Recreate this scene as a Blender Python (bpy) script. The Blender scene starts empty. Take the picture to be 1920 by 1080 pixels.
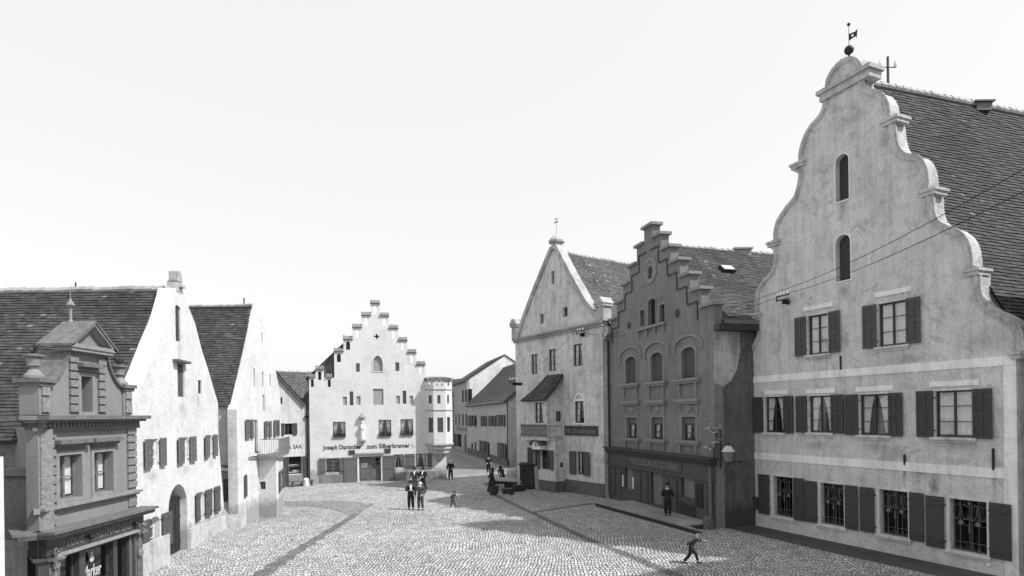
SUN_EL=49;SUN_E=3.5;SKY_AIR=1.5;SKY_DUST=3.0;SKY_S=.15;SKY_C=3.15;EXPO=0.70
import bpy, bmesh, math, random
from mathutils import Matrix, Vector
from mathutils.geometry import delaunay_2d_cdt
random.seed(7)
SC=bpy.context.scene; COL=SC.collection
# ---------------------------------------------------------------- camera model (metres, world x right, y away, z up)
FOC=1150.0; CX,CY=960.0,778.4; ROLL=math.radians(.8); EYE=5.75
cr,sr=math.cos(ROLL),math.sin(ROLL)
def ray(px,py):
    a=(px-CX)/FOC; b=-(py-CY)/FOC
    return (cr*a+sr*b,1.0,-sr*a+cr*b)
def gnd(px,py,z=0.0):
    d=ray(px,py); t=(z-EYE)/d[2]; return (d[0]*t,t)
def along(px,py,dist):
    d=ray(px,py); return Vector((d[0]*dist,dist,EYE+d[2]*dist))
# ---------------------------------------------------------------- objects, tags
WM={}
def tag(o,label=None,cat=None,group=None,kind=None):
    if label: o['label']=label
    if cat: o['category']=cat
    if group: o['group']=group
    if kind: o['kind']=kind
    return o
def place(o,parent,W):
    if parent is not None:
        o.parent=parent; o.matrix_parent_inverse=Matrix.Identity(4)
        o.matrix_local=WM[parent].inverted()@W
    else: o.matrix_local=W
    WM[o]=W.copy()
def empty(name,W,label,cat,group=None):
    o=bpy.data.objects.new(name,None); COL.objects.link(o); place(o,None,W); o.empty_display_size=.3
    return tag(o,label,cat,group)
def copy_tree(o,W,parent=None,label=None):
    c=o.copy(); COL.objects.link(c)
    if parent is None: c.matrix_local=W
    else:
        c.parent=parent; c.matrix_parent_inverse=Matrix.Identity(4)
    if label: c['label']=label
    for ch in o.children: copy_tree(ch,None,c)
    return c
class Fr:
    """upright frame of a facade: u along the wall, v up, w out of the wall"""
    def __init__(S,p0,p1):
        S.p0=Vector((p0[0],p0[1])); d=Vector((p1[0]-p0[0],p1[1]-p0[1])); S.L=d.length; S.u=d/S.L; S.n=Vector((S.u.y,-S.u.x))
        S.M=Matrix(((S.u.x,0,S.n.x,S.p0.x),(S.u.y,0,S.n.y,S.p0.y),(0,1,0,0),(0,0,0,1)))
    def at(S,px,py,w=0.0):
        d=ray(px,py); q=S.p0+S.n*w
        t=q.dot(S.n)/(d[0]*S.n.x+d[1]*S.n.y)
        return ((Vector((d[0]*t,d[1]*t))-S.p0).dot(S.u),EYE+d[2]*t)
    def w3(S,u,v,w=0.0):
        q=S.p0+S.u*u+S.n*w; return Vector((q.x,q.y,v))
    def xy(S,u,w=0.0):
        q=S.p0+S.u*u+S.n*w; return (q.x,q.y)
    def R(S,xl,xr,yt,yb,w=0.0):
        xm=(xl+xr)/2; ym=(yt+yb)/2
        return (S.at(xl,ym,w)[0],S.at(xm,yb,w)[1],S.at(xr,ym,w)[0],S.at(xm,yt,w)[1])
    def side(S,u,depth,right=True):
        """frame of a wall going back from the facade at u; faces to the right or left"""
        a=S.xy(u); b=(a[0]-S.n.x*depth,a[1]-S.n.y*depth)
        return Fr(a,b) if right else Fr(b,a)
ID=Matrix.Identity(4)
class MB:
    def __init__(S): S.v=[];S.f=[];S.uv=None;S.T=None;S.mi=[];S.cm=0
    def p(S,x,y,z):
        q=Vector((x,y,z))
        if S.T is not None: q=S.T@q
        S.v.append(q); return len(S.v)-1
    def face(S,*i): S.f.append(tuple(i)); S.mi.append(S.cm)
    def quad(S,a,b,c,d): S.face(S.p(*a),S.p(*b),S.p(*c),S.p(*d))
    def box(S,x0,x1,y0,y1,z0,z1):
        i=[S.p(x,y,z) for z in (z0,z1) for y in (y0,y1) for x in (x0,x1)]
        for q in ((0,2,3,1),(4,5,7,6),(0,1,5,4),(2,6,7,3),(0,4,6,2),(1,3,7,5)): S.face(*[i[k] for k in q])
    def prism(S,poly,z0,z1):
        n=len(poly); a=[S.p(x,y,z1) for x,y in poly]; b=[S.p(x,y,z0) for x,y in poly]
        S.face(*a); S.face(*b[::-1])
        for k in range(n): S.face(a[k],b[k],b[(k+1)%n],a[(k+1)%n])
    def tube(S,pts,r,n=6,cap=True):
        pts=[Vector(p) for p in pts]; rs=r if isinstance(r,(list,tuple)) else [r]*len(pts); rings=[]
        for k,p in enumerate(pts):
            d=(pts[min(k+1,len(pts)-1)]-pts[max(k-1,0)])
            if d.length<1e-9: d=Vector((0,0,1))
            d.normalize(); a=d.cross(Vector((0,0,1)) if abs(d.z)<.9 else Vector((1,0,0))).normalized(); b=d.cross(a)
            rings.append([S.p(*(p+(a*math.cos(2*math.pi*j/n)+b*math.sin(2*math.pi*j/n))*rs[k])) for j in range(n)])
        for k in range(len(rings)-1):
            for j in range(n): S.face(rings[k][j],rings[k][(j+1)%n],rings[k+1][(j+1)%n],rings[k+1][j])
        if cap: S.face(*rings[0][::-1]); S.face(*rings[-1])
    def lathe(S,prof,c=(0,0,0),n=12,axis='z'):
        rings=[]
        for r,h in prof:
            ring=[]
            for j in range(n):
                a=2*math.pi*j/n; x,y=r*math.cos(a),r*math.sin(a)
                q=(c[0]+x,c[1]+y,c[2]+h) if axis=='z' else (c[0]+x,c[1]+h,c[2]+y)
                ring.append(S.p(*q))
            rings.append(ring)
        for k in range(len(rings)-1):
            for j in range(n): S.face(rings[k][j],rings[k][(j+1)%n],rings[k+1][(j+1)%n],rings[k+1][j])
        S.face(*rings[0][::-1]); S.face(*rings[-1])
    def wall(S,out,holes,w0,w1):
        """plate with holes between w0 (back) and w1 (front)"""
        co=[];ed=[]
        for lp in [out]+holes:
            b=len(co); co+= [Vector(q) for q in lp]; ed+=[(b+k,b+(k+1)%len(lp)) for k in range(len(lp))]
        vs,_,fs,*_r=delaunay_2d_cdt(co,ed,[],0,1e-5)
        def ins(q,lp):
            c=False;n=len(lp);j=n-1
            for i in range(n):
                if (lp[i][1]>q[1])!=(lp[j][1]>q[1]) and q[0]<(lp[j][0]-lp[i][0])*(q[1]-lp[i][1])/(lp[j][1]-lp[i][1])+lp[i][0]: c=not c
                j=i
            return c
        fr=[S.p(q.x,q.y,w1) for q in vs]; bk=[S.p(q.x,q.y,w0) for q in vs]
        for t in fs:
            c=sum((vs[i] for i in t),Vector((0,0)))/len(t)
            if ins(c,out) and not any(ins(c,h) for h in holes):
                t=list(t)
                a=(vs[t[1]]-vs[t[0]]).cross(vs[t[2]]-vs[t[0]])
                if a<0: t=t[::-1]
                S.face(*[fr[i] for i in t]); S.face(*[bk[i] for i in t[::-1]])
        for lp in [out]+holes:
            n=len(lp); a=[S.p(x,y,w1) for x,y in lp]; b=[S.p(x,y,w0) for x,y in lp]
            for k in range(n): S.face(a[k],b[k],b[(k+1)%n],a[(k+1)%n])
    def islands(S,name,mat,parent=None,W=None,**k):
        '''one object for each loose piece'''
        n=len(S.v); p=list(range(n))
        def r(a):
            while p[a]!=a: p[a]=p[p[a]]; a=p[a]
            return a
        for f in S.f:
            for b in f[1:]: p[r(b)]=r(f[0])
        gs={}
        for q,f in enumerate(S.f): gs.setdefault(r(f[0]),[]).append(f)
        for g in gs.values():
            m=MB(); ix={}
            for f in g:
                for i in f:
                    if i not in ix: ix[i]=len(m.v); m.v.append(S.v[i])
                m.face(*[ix[i] for i in f])
            m.build(name,mat,parent,W,**k)
    def build(S,name,mat,parent=None,W=None,smooth=False,bevel=0,noise=0):
        me=bpy.data.meshes.new(name); me.from_pydata([tuple(q) for q in S.v],[],S.f)
        ms=mat if isinstance(mat,(list,tuple)) else [mat]
        for m in ms: me.materials.append(m)
        if len(ms)>1:
            for k,p in enumerate(me.polygons): p.material_index=S.mi[k]
        if S.uv:
            l=me.uv_layers.new(name='UVMap'); k=0
            for p in me.polygons:
                for li in p.loop_indices: l.data[li].uv=S.uv.get(me.loops[li].vertex_index,(0,0))
        if not S.uv:
            bm=bmesh.new(); bm.from_mesh(me)
            if not smooth: bmesh.ops.remove_doubles(bm,verts=bm.verts,dist=1e-4)
            else: bmesh.ops.remove_doubles(bm,verts=bm.verts,dist=1e-4)
            bmesh.ops.recalc_face_normals(bm,faces=bm.faces); bm.to_mesh(me); bm.free()
        if smooth:
            for p in me.polygons: p.use_smooth=True
        o=bpy.data.objects.new(name,me); COL.objects.link(o)
        if W is None: W=WM[parent] if parent is not None else ID
        place(o,parent,W)
        if bevel:
            m=o.modifiers.new('b','BEVEL'); m.width=bevel; m.segments=1; m.limit_method='ANGLE'
        return o
# ---------------------------------------------------------------- materials (all grey: the photograph is black and white)
def newmat(name):
    m=bpy.data.materials.new(name); m.use_nodes=True; nt=m.node_tree; nt.nodes.clear()
    o=nt.nodes.new('ShaderNodeOutputMaterial'); b=nt.nodes.new('ShaderNodeBsdfPrincipled'); nt.links.new(b.outputs[0],o.inputs[0])
    return m,nt,b,o
def N(nt,t,**k):
    n=nt.nodes.new(t)
    for a,v in k.items():
        if a.startswith('i_'): n.inputs[a[2:].replace('_',' ')].default_value=v
        else: setattr(n,a,v)
    return n
def ramp(nt,src,stops,interp='LINEAR'):
    r=nt.nodes.new('ShaderNodeValToRGB'); e=r.color_ramp.elements; r.color_ramp.interpolation=interp
    while len(e)<len(stops): e.new(.5)
    for k,(p,v) in enumerate(stops): e[k].position=p; e[k].color=(v,v,v,1)
    nt.links.new(src,r.inputs[0]); return r.outputs[0]
def mixc(nt,fac,a,b,mode='MIX'):
    m=nt.nodes.new('ShaderNodeMix'); m.data_type='RGBA'; m.blend_type=mode
    if isinstance(fac,(int,float)): m.inputs[0].default_value=fac
    else: nt.links.new(fac,m.inputs[0])
    for s,q in ((6,a),(7,b)):
        if isinstance(q,(int,float)): m.inputs[s].default_value=(q,q,q,1)
        else: nt.links.new(q,m.inputs[s])
    return m.outputs[2]
def objco(nt,scale=(1,1,1)):
    t=nt.nodes.new('ShaderNodeNewGeometry'); mp=nt.nodes.new('ShaderNodeMapping'); mp.inputs['Scale'].default_value=scale
    nt.links.new(t.outputs['Position'],mp.inputs[0]); return mp.outputs[0]
def noise(nt,co,sc,det=4,rough=.55,dist=0):
    n=N(nt,'ShaderNodeTexNoise'); n.inputs['Scale'].default_value=sc; n.inputs['Detail'].default_value=det; n.inputs['Roughness'].default_value=rough; n.inputs['Distortion'].default_value=dist
    nt.links.new(co,n.inputs[0]); return n.outputs['Fac']
def bump(nt,b,src,st=.3,dist=.02):
    n=N(nt,'ShaderNodeBump'); n.inputs['Strength'].default_value=st; n.inputs['Distance'].default_value=dist
    nt.links.new(src,n.inputs['Height']); nt.links.new(n.outputs[0],b.inputs['Normal'])
MATS={}
def N2(nt,s,o):
    a=N(nt,'ShaderNodeMath',operation='ADD'); a.inputs[1].default_value=o; nt.links.new(s,a.inputs[0]); return a.outputs[0]
def plaster(key,base,var=.18,stain=.5,streak=.35,grain=1.0,patch=0.0,rough=.92,foot=0.0,spots=()):
    if key in MATS: return MATS[key]
    m,nt,b,o=newmat(key); co=objco(nt)
    n1=noise(nt,co,.45,6,.6); n2=noise(nt,co,2.3,5,.65); n3=noise(nt,co,11,3,.6)
    stc=objco(nt,(3.2,3.2,.35)); n4=noise(nt,stc,1.0,5,.7,.3)
    c=ramp(nt,n1,[(.3,base*(1-var)),(.5,base),(.72,min(.9,base*(1+var*.5)))])
    c=mixc(nt,.55,c,ramp(nt,n2,[(.35,1-stain*.55),(.52,1.0)]),'MULTIPLY')
    c=mixc(nt,streak,c,ramp(nt,n4,[(.36,.42),(.55,1.0)]),'MULTIPLY')
    c=mixc(nt,.5*grain,c,ramp(nt,n3,[(.3,.72),(.6,1.0)]),'MULTIPLY')
    if patch:
        n5=noise(nt,co,1.1,6,.7,.6)
        c=mixc(nt,ramp(nt,n5,[(.56,0),(.62,patch)]),c,base*.45)
    if foot:
        g=nt.nodes.new('ShaderNodeNewGeometry'); sx=nt.nodes.new('ShaderNodeSeparateXYZ'); nt.links.new(g.outputs['Position'],sx.inputs[0])
        ad=N(nt,'ShaderNodeMath',operation='ADD'); nt.links.new(sx.outputs[2],ad.inputs[0])
        mm=N(nt,'ShaderNodeMath',operation='MULTIPLY'); mm.inputs[1].default_value=-1.6; nt.links.new(n2,mm.inputs[0]); nt.links.new(mm.outputs[0],ad.inputs[1])
        c=mixc(nt,ramp(nt,ad.outputs[0],[(0,foot),(.5,0)]),c,base*.35)
    for (px,py,pz),rr,rv,am in spots:
        g=nt.nodes.new('ShaderNodeNewGeometry'); sb_=N(nt,'ShaderNodeVectorMath',operation='SUBTRACT'); sb_.inputs[1].default_value=(px,py,pz); nt.links.new(g.outputs['Position'],sb_.inputs[0])
        ml=N(nt,'ShaderNodeVectorMath',operation='MULTIPLY'); ml.inputs[1].default_value=(1/rr,1/rr,1/rv); nt.links.new(sb_.outputs[0],ml.inputs[0])
        ln=N(nt,'ShaderNodeVectorMath',operation='LENGTH'); nt.links.new(ml.outputs[0],ln.inputs[0])
        ad=N(nt,'ShaderNodeMath',operation='MULTIPLY_ADD'); nt.links.new(n2,ad.inputs[0]); ad.inputs[1].default_value=-2.6; nt.links.new(ln.outputs['Value'],ad.inputs[2])
        c=mixc(nt,ramp(nt,ad.outputs[0],[(0,am),(.18,0)]) if False else ramp(nt,N2(nt,ad.outputs[0],1.3),[(.1,am),(.9,0)]),c,base*.25)
    nt.links.new(c,b.inputs['Base Color']); b.inputs['Roughness'].default_value=rough
    b.inputs['Specular IOR Level'].default_value=.2
    a=N(nt,'ShaderNodeMath',operation='ADD'); nt.links.new(n3,a.inputs[0]); nt.links.new(n2,a.inputs[1])
    bump(nt,b,a.outputs[0],.45*grain,.03)
    MATS[key]=m; return m
def flat(key,base,rough=.7,var=.25,sc=6,metal=0.0,spec=.3,bmp=.15):
    if key in MATS: return MATS[key]
    m,nt,b,o=newmat(key); co=objco(nt); n=noise(nt,co,sc,5,.6)
    nt.links.new(ramp(nt,n,[(.3,base*(1-var)),(.7,min(.92,base*(1+var)))]),b.inputs['Base Color'])
    b.inputs['Roughness'].default_value=rough; b.inputs['Metallic'].default_value=metal; b.inputs['Specular IOR Level'].default_value=spec
    bump(nt,b,n,bmp,.01); MATS[key]=m; return m
def rough_stone(key,base):
    if key in MATS: return MATS[key]
    m,nt,b,o=newmat(key); co=objco(nt); n=noise(nt,co,9,6,.75); n2=noise(nt,co,24,3,.7)
    nt.links.new(ramp(nt,n,[(.3,base*.6),(.5,base),(.7,base*1.25)]),b.inputs['Base Color']); b.inputs['Roughness'].default_value=.95
    bump(nt,b,n,.8,.06); MATS[key]=m; return m
def rooftile(key,base,tw=.19):
    if key in MATS: return MATS[key]
    m,nt,b,o=newmat(key); uv=N(nt,'ShaderNodeUVMap'); sp=N(nt,'ShaderNodeSeparateXYZ'); nt.links.new(uv.outputs[0],sp.inputs[0])
    # offset every other course by half a tile, one random tone per tile
    hf=N(nt,'ShaderNodeMath',operation='FLOOR'); nt.links.new(sp.outputs[1],hf.inputs[0])
    md=N(nt,'ShaderNodeMath',operation='MULTIPLY'); md.inputs[1].default_value=.5; nt.links.new(hf.outputs[0],md.inputs[0])
    sc=N(nt,'ShaderNodeMath',operation='DIVIDE'); sc.inputs[1].default_value=tw; nt.links.new(sp.outputs[0],sc.inputs[0])
    ad=N(nt,'ShaderNodeMath',operation='ADD'); nt.links.new(sc.outputs[0],ad.inputs[0]); nt.links.new(md.outputs[0],ad.inputs[1])
    fu=N(nt,'ShaderNodeMath',operation='FLOOR'); nt.links.new(ad.outputs[0],fu.inputs[0])
    cb=N(nt,'ShaderNodeCombineXYZ'); nt.links.new(fu.outputs[0],cb.inputs[0]); nt.links.new(hf.outputs[0],cb.inputs[1])
    wn=N(nt,'ShaderNodeTexWhiteNoise'); nt.links.new(cb.outputs[0],wn.inputs['Vector'])
    c=ramp(nt,wn.outputs['Value'],[(0,base*.7),(.5,base),(.95,base*1.25),(.993,base*1.4),(1,base*3.6)])
    fr=N(nt,'ShaderNodeMath',operation='FRACT'); nt.links.new(ad.outputs[0],fr.inputs[0])
    j=ramp(nt,fr.outputs[0],[(0,.35),(.07,1),(.93,1),(1,.35)])
    c=mixc(nt,.75,c,j,'MULTIPLY')
    co=objco(nt); n=noise(nt,co,.6,6,.65); n2=noise(nt,co,7,4,.7)
    c=mixc(nt,.8,c,ramp(nt,n,[(.32,.6),(.5,1),(.72,1.5)]),'MULTIPLY'); c=mixc(nt,.6,c,ramp(nt,n2,[(.3,.6),(.7,1.3)]),'MULTIPLY')
    nt.links.new(c,b.inputs['Base Color']); b.inputs['Roughness'].default_value=.85; b.inputs['Specular IOR Level'].default_value=.25
    bump(nt,b,n2,.4,.02); MATS[key]=m; return m
def glass(key,tr=.85,gl=.12):
    if key in MATS: return MATS[key]
    m,nt,b,o=newmat(key); nt.nodes.remove(b)
    t=N(nt,'ShaderNodeBsdfTransparent'); t.inputs[0].default_value=(tr,tr,tr,1); g=N(nt,'ShaderNodeBsdfGlossy'); g.inputs['Roughness'].default_value=.04; g.inputs['Color'].default_value=(.9,.9,.9,1)
    mx=N(nt,'ShaderNodeMixShader'); mx.inputs[0].default_value=gl; nt.links.new(t.outputs[0],mx.inputs[1]); nt.links.new(g.outputs[0],mx.inputs[2]); nt.links.new(mx.outputs[0],o.inputs[0])
    MATS[key]=m; return m
G=glass('window_glass'); GD=glass('window_glass_dark',.25,.03); DARK=flat('unlit_room_black',.012,.9,.3); FRD=flat('frame_dark',.045,.6); FRM=flat('frame_mid',.13,.6); FRL=flat('frame_light',.6,.6)
SHD=flat('shutter_dark',.05,.6,.3,9); SHM=flat('shutter_mid',.075,.65,.3,9); SHG=flat('shutter_grey',.115,.65,.3,9)
CUR=flat('curtain_white',.72,.9,.12,5); WOOD=flat('old_wood',.09,.8,.4,12); IRON=flat('iron',.03,.5,.3,15,.5); PORC=flat('porcelain',.8,.2,.05)
TRIM=plaster('trim_light',.72,.1,.25,.15,.6); MORT=plaster('mortar',.42,.3,.8,.2,1.6); STONE=plaster('stone_slab',.3,.3,.7,.2,1.5)
LEAD=flat('lead',.12,.5,.35,5)
# ---------------------------------------------------------------- windows
def shape(r,kind=None):
    u0,v0,u1,v1=r; w=(u1-u0)/2; c=(u0+u1)/2
    if not kind: return [(u0,v0),(u1,v0),(u1,v1),(u0,v1)]
    if kind=='round': h=w; f=lambda t:(c+w*math.cos(t),v1-h+h*math.sin(t))
    elif kind=='seg': h=w*.42; f=lambda t:(c+w*math.cos(t),v1-h+h*math.sin(t))
    else:
        h=w*1.6; pts=[(u0,v0),(u1,v0)]
        for k in range(7): t=k/6; pts.append((u1-w*t**1.7,v1-h+h*(1-(1-t)**1.6) if k<6 else v1))
        for k in range(5,-1,-1): t=k/6; pts.append((u0+w*t**1.7,v1-h+h*(1-(1-t)**1.6)))
        return pts
    return [(u0,v0),(u1,v0)]+[f(math.pi*k/10) for k in range(11)]
def inset(poly,b):
    us=[p[0] for p in poly];vs=[p[1] for p in poly];cu=(min(us)+max(us))/2;cv=(min(vs)+max(vs))/2
    fu=1-2*b/(max(us)-min(us));fv=1-2*b/(max(vs)-min(vs)); return [(cu+(x-cu)*fu,cv+(y-cv)*fv) for x,y in poly]
def shutter(root,F,hinge,v0,v1,width,left,mat,style,ang=None,name='shutter',label=None):
    """leaf hinged at u=hinge, folded back against the wall to the left or right"""
    if ang is None: ang=math.radians(random.uniform(1.5,7))
    m=MB(); s=-1 if left else 1
    T=Matrix.Translation((hinge,0,.05))@Matrix.Rotation(-s*ang,4,'Y'); m.T=T
    a,b=(hinge*0,s*width); x0,x1=min(a,b),max(a,b); t=.045; st=min(.07,width*.16)
    if style=='board':
        m.box(x0,x1,v0,v1,0,.03)
        for q in (.14,.86): m.box(x0+.02,x1-.02,v0+(v1-v0)*q-.05,v0+(v1-v0)*q+.05,.03,.055)
        m.box(x0+width*.3,x0+width*.45,v0+(v1-v0)*.48,v0+(v1-v0)*.5,.03,.06)
    elif style=='panel':
        m.box(x0,x1,v0,v1,0,.03)
        for q0,q1 in ((0,.07),(.46,.54),(.93,1)): m.box(x0,x1,v0+(v1-v0)*q0,v0+(v1-v0)*q1,.03,.05)
        m.box(x0,x0+st,v0,v1,.03,.048); m.box(x1-st,x1,v0,v1,.03,.048)
    else:
        m.box(x0,x0+st,v0,v1,0,t); m.box(x1-st,x1,v0,v1,0,t)
        for q0,q1 in ((0,.06),(.47,.53),(.94,1)): m.box(x0+st,x1-st,v0+(v1-v0)*q0,v0+(v1-v0)*q1,0,t-.003)
        mid=(x0+x1)/2
        if width>.45: m.box(mid-st*.5,mid+st*.5,v0+.04,v1-.04,.002,t+.004)
        n=max(6,int((v1-v0)/.085)); m.box(x0+st,x1-st,v0+.02,v1-.02,.004,.012)
        for k in range(n):
            y=v0+.06+(v1-v0-.12)*k/n; y2=y+(v1-v0-.12)/n*.95
            i=[m.p(x0+st,y,t-.006),m.p(x1-st,y,t-.006),m.p(x1-st,y2,.012),m.p(x0+st,y2,.012)]; m.face(*i)
    for q in (.15,.85): m.box(min(0,-s*.06),max(0,-s*.06),v0+(v1-v0)*q-.02,v0+(v1-v0)*q+.02,-.04,.0)
    o=m.build(name,mat,root,F.M)
    if label: o['label']=label
    return o
def window(H,F,r,kind=None,cols=2,rows=3,fm=FRD,rec=.2,bar=.055,cur=None,sL=None,sR=None,sm=SHD,ss='louver',arch=None,sill=None,holes=None,fill=None,grille=False,half_open=False,blind=None,hL=None,hR=None,archw=.12,dark=True,ang=None,sv=None,name='window'):
    """window in an opening r of frame F; sL/sR give shutter widths"""
    u0,v0,u1,v1=r; W=u1-u0;Ht=v1-v0; poly=shape(r,kind)
    if holes is not None: holes.append(poly)
    small=W<.45
    m=MB()
    if fill is None:
        b=bar if not small else bar*.7
        m.wall(poly,[inset(poly,b)],-rec-.06,-rec)
        for k in range(1,cols):
            x=u0+W*k/cols; bw=.035 if (cols==2 or k*2==cols) else .016
            if small: bw=.015
            m.box(x-bw,x+bw,v0+b*.9,v1-b*.9,-rec-.055,-rec+.006)
        for k in range(1,rows):
            y=v0+Ht*k/rows; m.box(u0+b*.9,u1-b*.9,y-.014,y+.014,-rec-.05,-rec-.003)
    else:
        m.wall(poly,[],-rec-.05,-rec)
        if fill=='slat':
            n=int(Ht/.09)
            for k in range(n): m.box(u0+.03,u1-.03,v0+.03+k*.09,v0+.08+k*.09,-rec,-rec+.025)
        if fill=='plank':
            for k in range(1,4): m.box(u0+W*k/4-.012,u0+W*k/4+.012,v0+.02,v1-.05,-rec,-rec+.012)
    wo=m.build(name,fm,H,F.M)
    if fill is None:
        g=MB(); g.face(*[g.p(x,y,-rec-.03) for x,y in inset(poly,.02)]); g.build('pane',GD if grille else G,wo,F.M)
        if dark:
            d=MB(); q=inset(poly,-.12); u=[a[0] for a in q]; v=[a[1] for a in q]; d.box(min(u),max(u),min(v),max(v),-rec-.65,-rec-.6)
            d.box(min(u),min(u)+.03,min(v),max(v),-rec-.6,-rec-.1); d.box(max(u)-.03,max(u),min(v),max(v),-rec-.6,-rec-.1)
            d.build('unlit_room_panel',DARK,wo,F.M)  # near-black panel, its colour stands in for the darkness of the room
        if cur:
            c=MB()
            for sd in (0,1):
                n=14; wv=W*.5; i0=[];i1=[]
                for k in range(n+1):
                    t=k/n; sw=wv*(.93 if cur=='full' else .8)
                    x=(u0+.05+sw*t) if sd==0 else (u1-.05-sw*t)
                    xb=(u0+.05+sw*t*(1 if cur=='full' else .45)) if sd==0 else (u1-.05-sw*t*(1 if cur=='full' else .45))
                    z=-rec-.12+.03*math.sin(t*26+sd); i0.append((x,v1-.06,z)); i1.append((xb,v0+.1,z))
                for k in range(n):
                    mids=[]
                    for a,bb in ((i0[k],i1[k]),(i0[k+1],i1[k+1])):
                        mids.append([(a[0]+(bb[0]-a[0])*(q**.6),a[1]+(bb[1]-a[1])*q,a[2]) for q in (0,.25,.5,.75,1)])
                    for j in range(4): c.quad(mids[0][j],mids[1][j],mids[1][j+1],mids[0][j+1])
            c.build('curtain',CUR,wo,F.M,smooth=True)
        if blind:
            c=MB(); y=v1-Ht*blind; c.box(u0+.04,u1-.04,y,v1-.04,-rec+.02,-rec+.05)
            n=max(4,int(W/.12))
            for k in range(n): c.box(u0+.04+(W-.08)*k/n,u0+.04+(W-.08)*(k+.6)/n,y-.08,y,-rec+.02,-rec+.045)
            c.build('blind',SHG,wo,F.M)
        if grille:
            c=MB()
            nb=4
            for k in range(1,nb):
                x=u0+W*k/nb; c.tube([(x,v0,-.08),(x,v1,-.08)],.009,5)
            for y in (.18,.62): c.tube([(u0,v0+Ht*y,-.08),(u1,v0+Ht*y,-.08)],.009,5)
            for s in (.27,.73):
                x=u0+W*s; c.lathe([(.01,-.015),(.085,-.01),(.085,.01),(.01,.015)],(x,v0+Ht*.55,-.06),12)
                for sg in (-1,1):
                    c.tube([(x+sg*W*.02,v0+Ht*.85,-.07),(x+sg*W*.03,v0+Ht*.72,-.07),(x+sg*W*.09,v0+Ht*.63,-.07),(x+sg*W*.15,v0+Ht*.61,-.07),(x+sg*W*.19,v0+Ht*.66,-.07),(x+sg*W*.2,v0+Ht*.7,-.07)],.011,5)
                    c.tube([(x,v0+Ht*.87,-.07),(x+sg*W*.08,v0+Ht*.91,-.07),(x+sg*W*.15,v0+Ht*.86,-.07),(x+sg*W*.2,v0+Ht*.9,-.07)],.011,5)
            c.lathe([(.01,-.015),(.05,0),(.01,.015)],((u0+u1)/2,v0+Ht*.93,-.06),8)
            c.tube([((u0+u1)/2,v0+Ht*.62,-.07),((u0+u1)/2,v0+Ht*.38,-.07)],[.012,.035],6)
            for k in range(6):
                x=u0+W*(k+.5)/6; c.tube([(x-.06,v0+.05,-.075),(x,v0+Ht*.15,-.075),(x+.06,v0+.05,-.075)],.009,4)
            c.build('grille',flat('iron_worn',.13,.6,.35,15,.0),wo,F.M)
    if arch is not None:
        a=MB(); a.wall(inset(poly,-archw),[inset(poly,-.004)],-.02,.035); a.build('architrave',arch,wo,F.M)
    if sill is not None:
        a=MB(); a.box(u0-.14,u1+.14,v0-.1,v0-.008,-.05,.12); a.box(u0-.1,u1+.1,v0-.2,v0-.1,-.02,.05); a.build('sill',sill,wo,F.M)
    y0,y1=(v0-.02,v1+.02) if sv is None else sv
    if sL: shutter(wo,F,u0-.04 if hL is None else hL,y0,y1,sL,True,sm,ss,ang)
    if sR: shutter(wo,F,u1+.04 if hR is None else hR,y0,y1,sR,False,sm,ss,ang)
    return wo
def winpx(H,F,xl,xr,yt,yb,L=None,Rr=None,**k):
    """window from its place on the wall; L and Rr: pixel extents of the shutters"""
    r=F.R(xl,xr,yt,yb); ym=(yt+yb)/2
    if L: k['sL']=abs(F.at(L[1],ym)[0]-F.at(L[0],ym)[0])-.02; k['hL']=F.at(L[1],ym)[0]
    if Rr: k['sR']=abs(F.at(Rr[1],ym)[0]-F.at(Rr[0],ym)[0])-.02; k['hR']=F.at(Rr[0],ym)[0]
    return window(H,F,r,**k)
def wallpart(H,F,outline,holes,mat,th=.4,name='wall',w1=0.0):
    m=MB(); m.wall(outline,holes,w1-th,w1); return m.build(name,mat,H,F.M)
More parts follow.
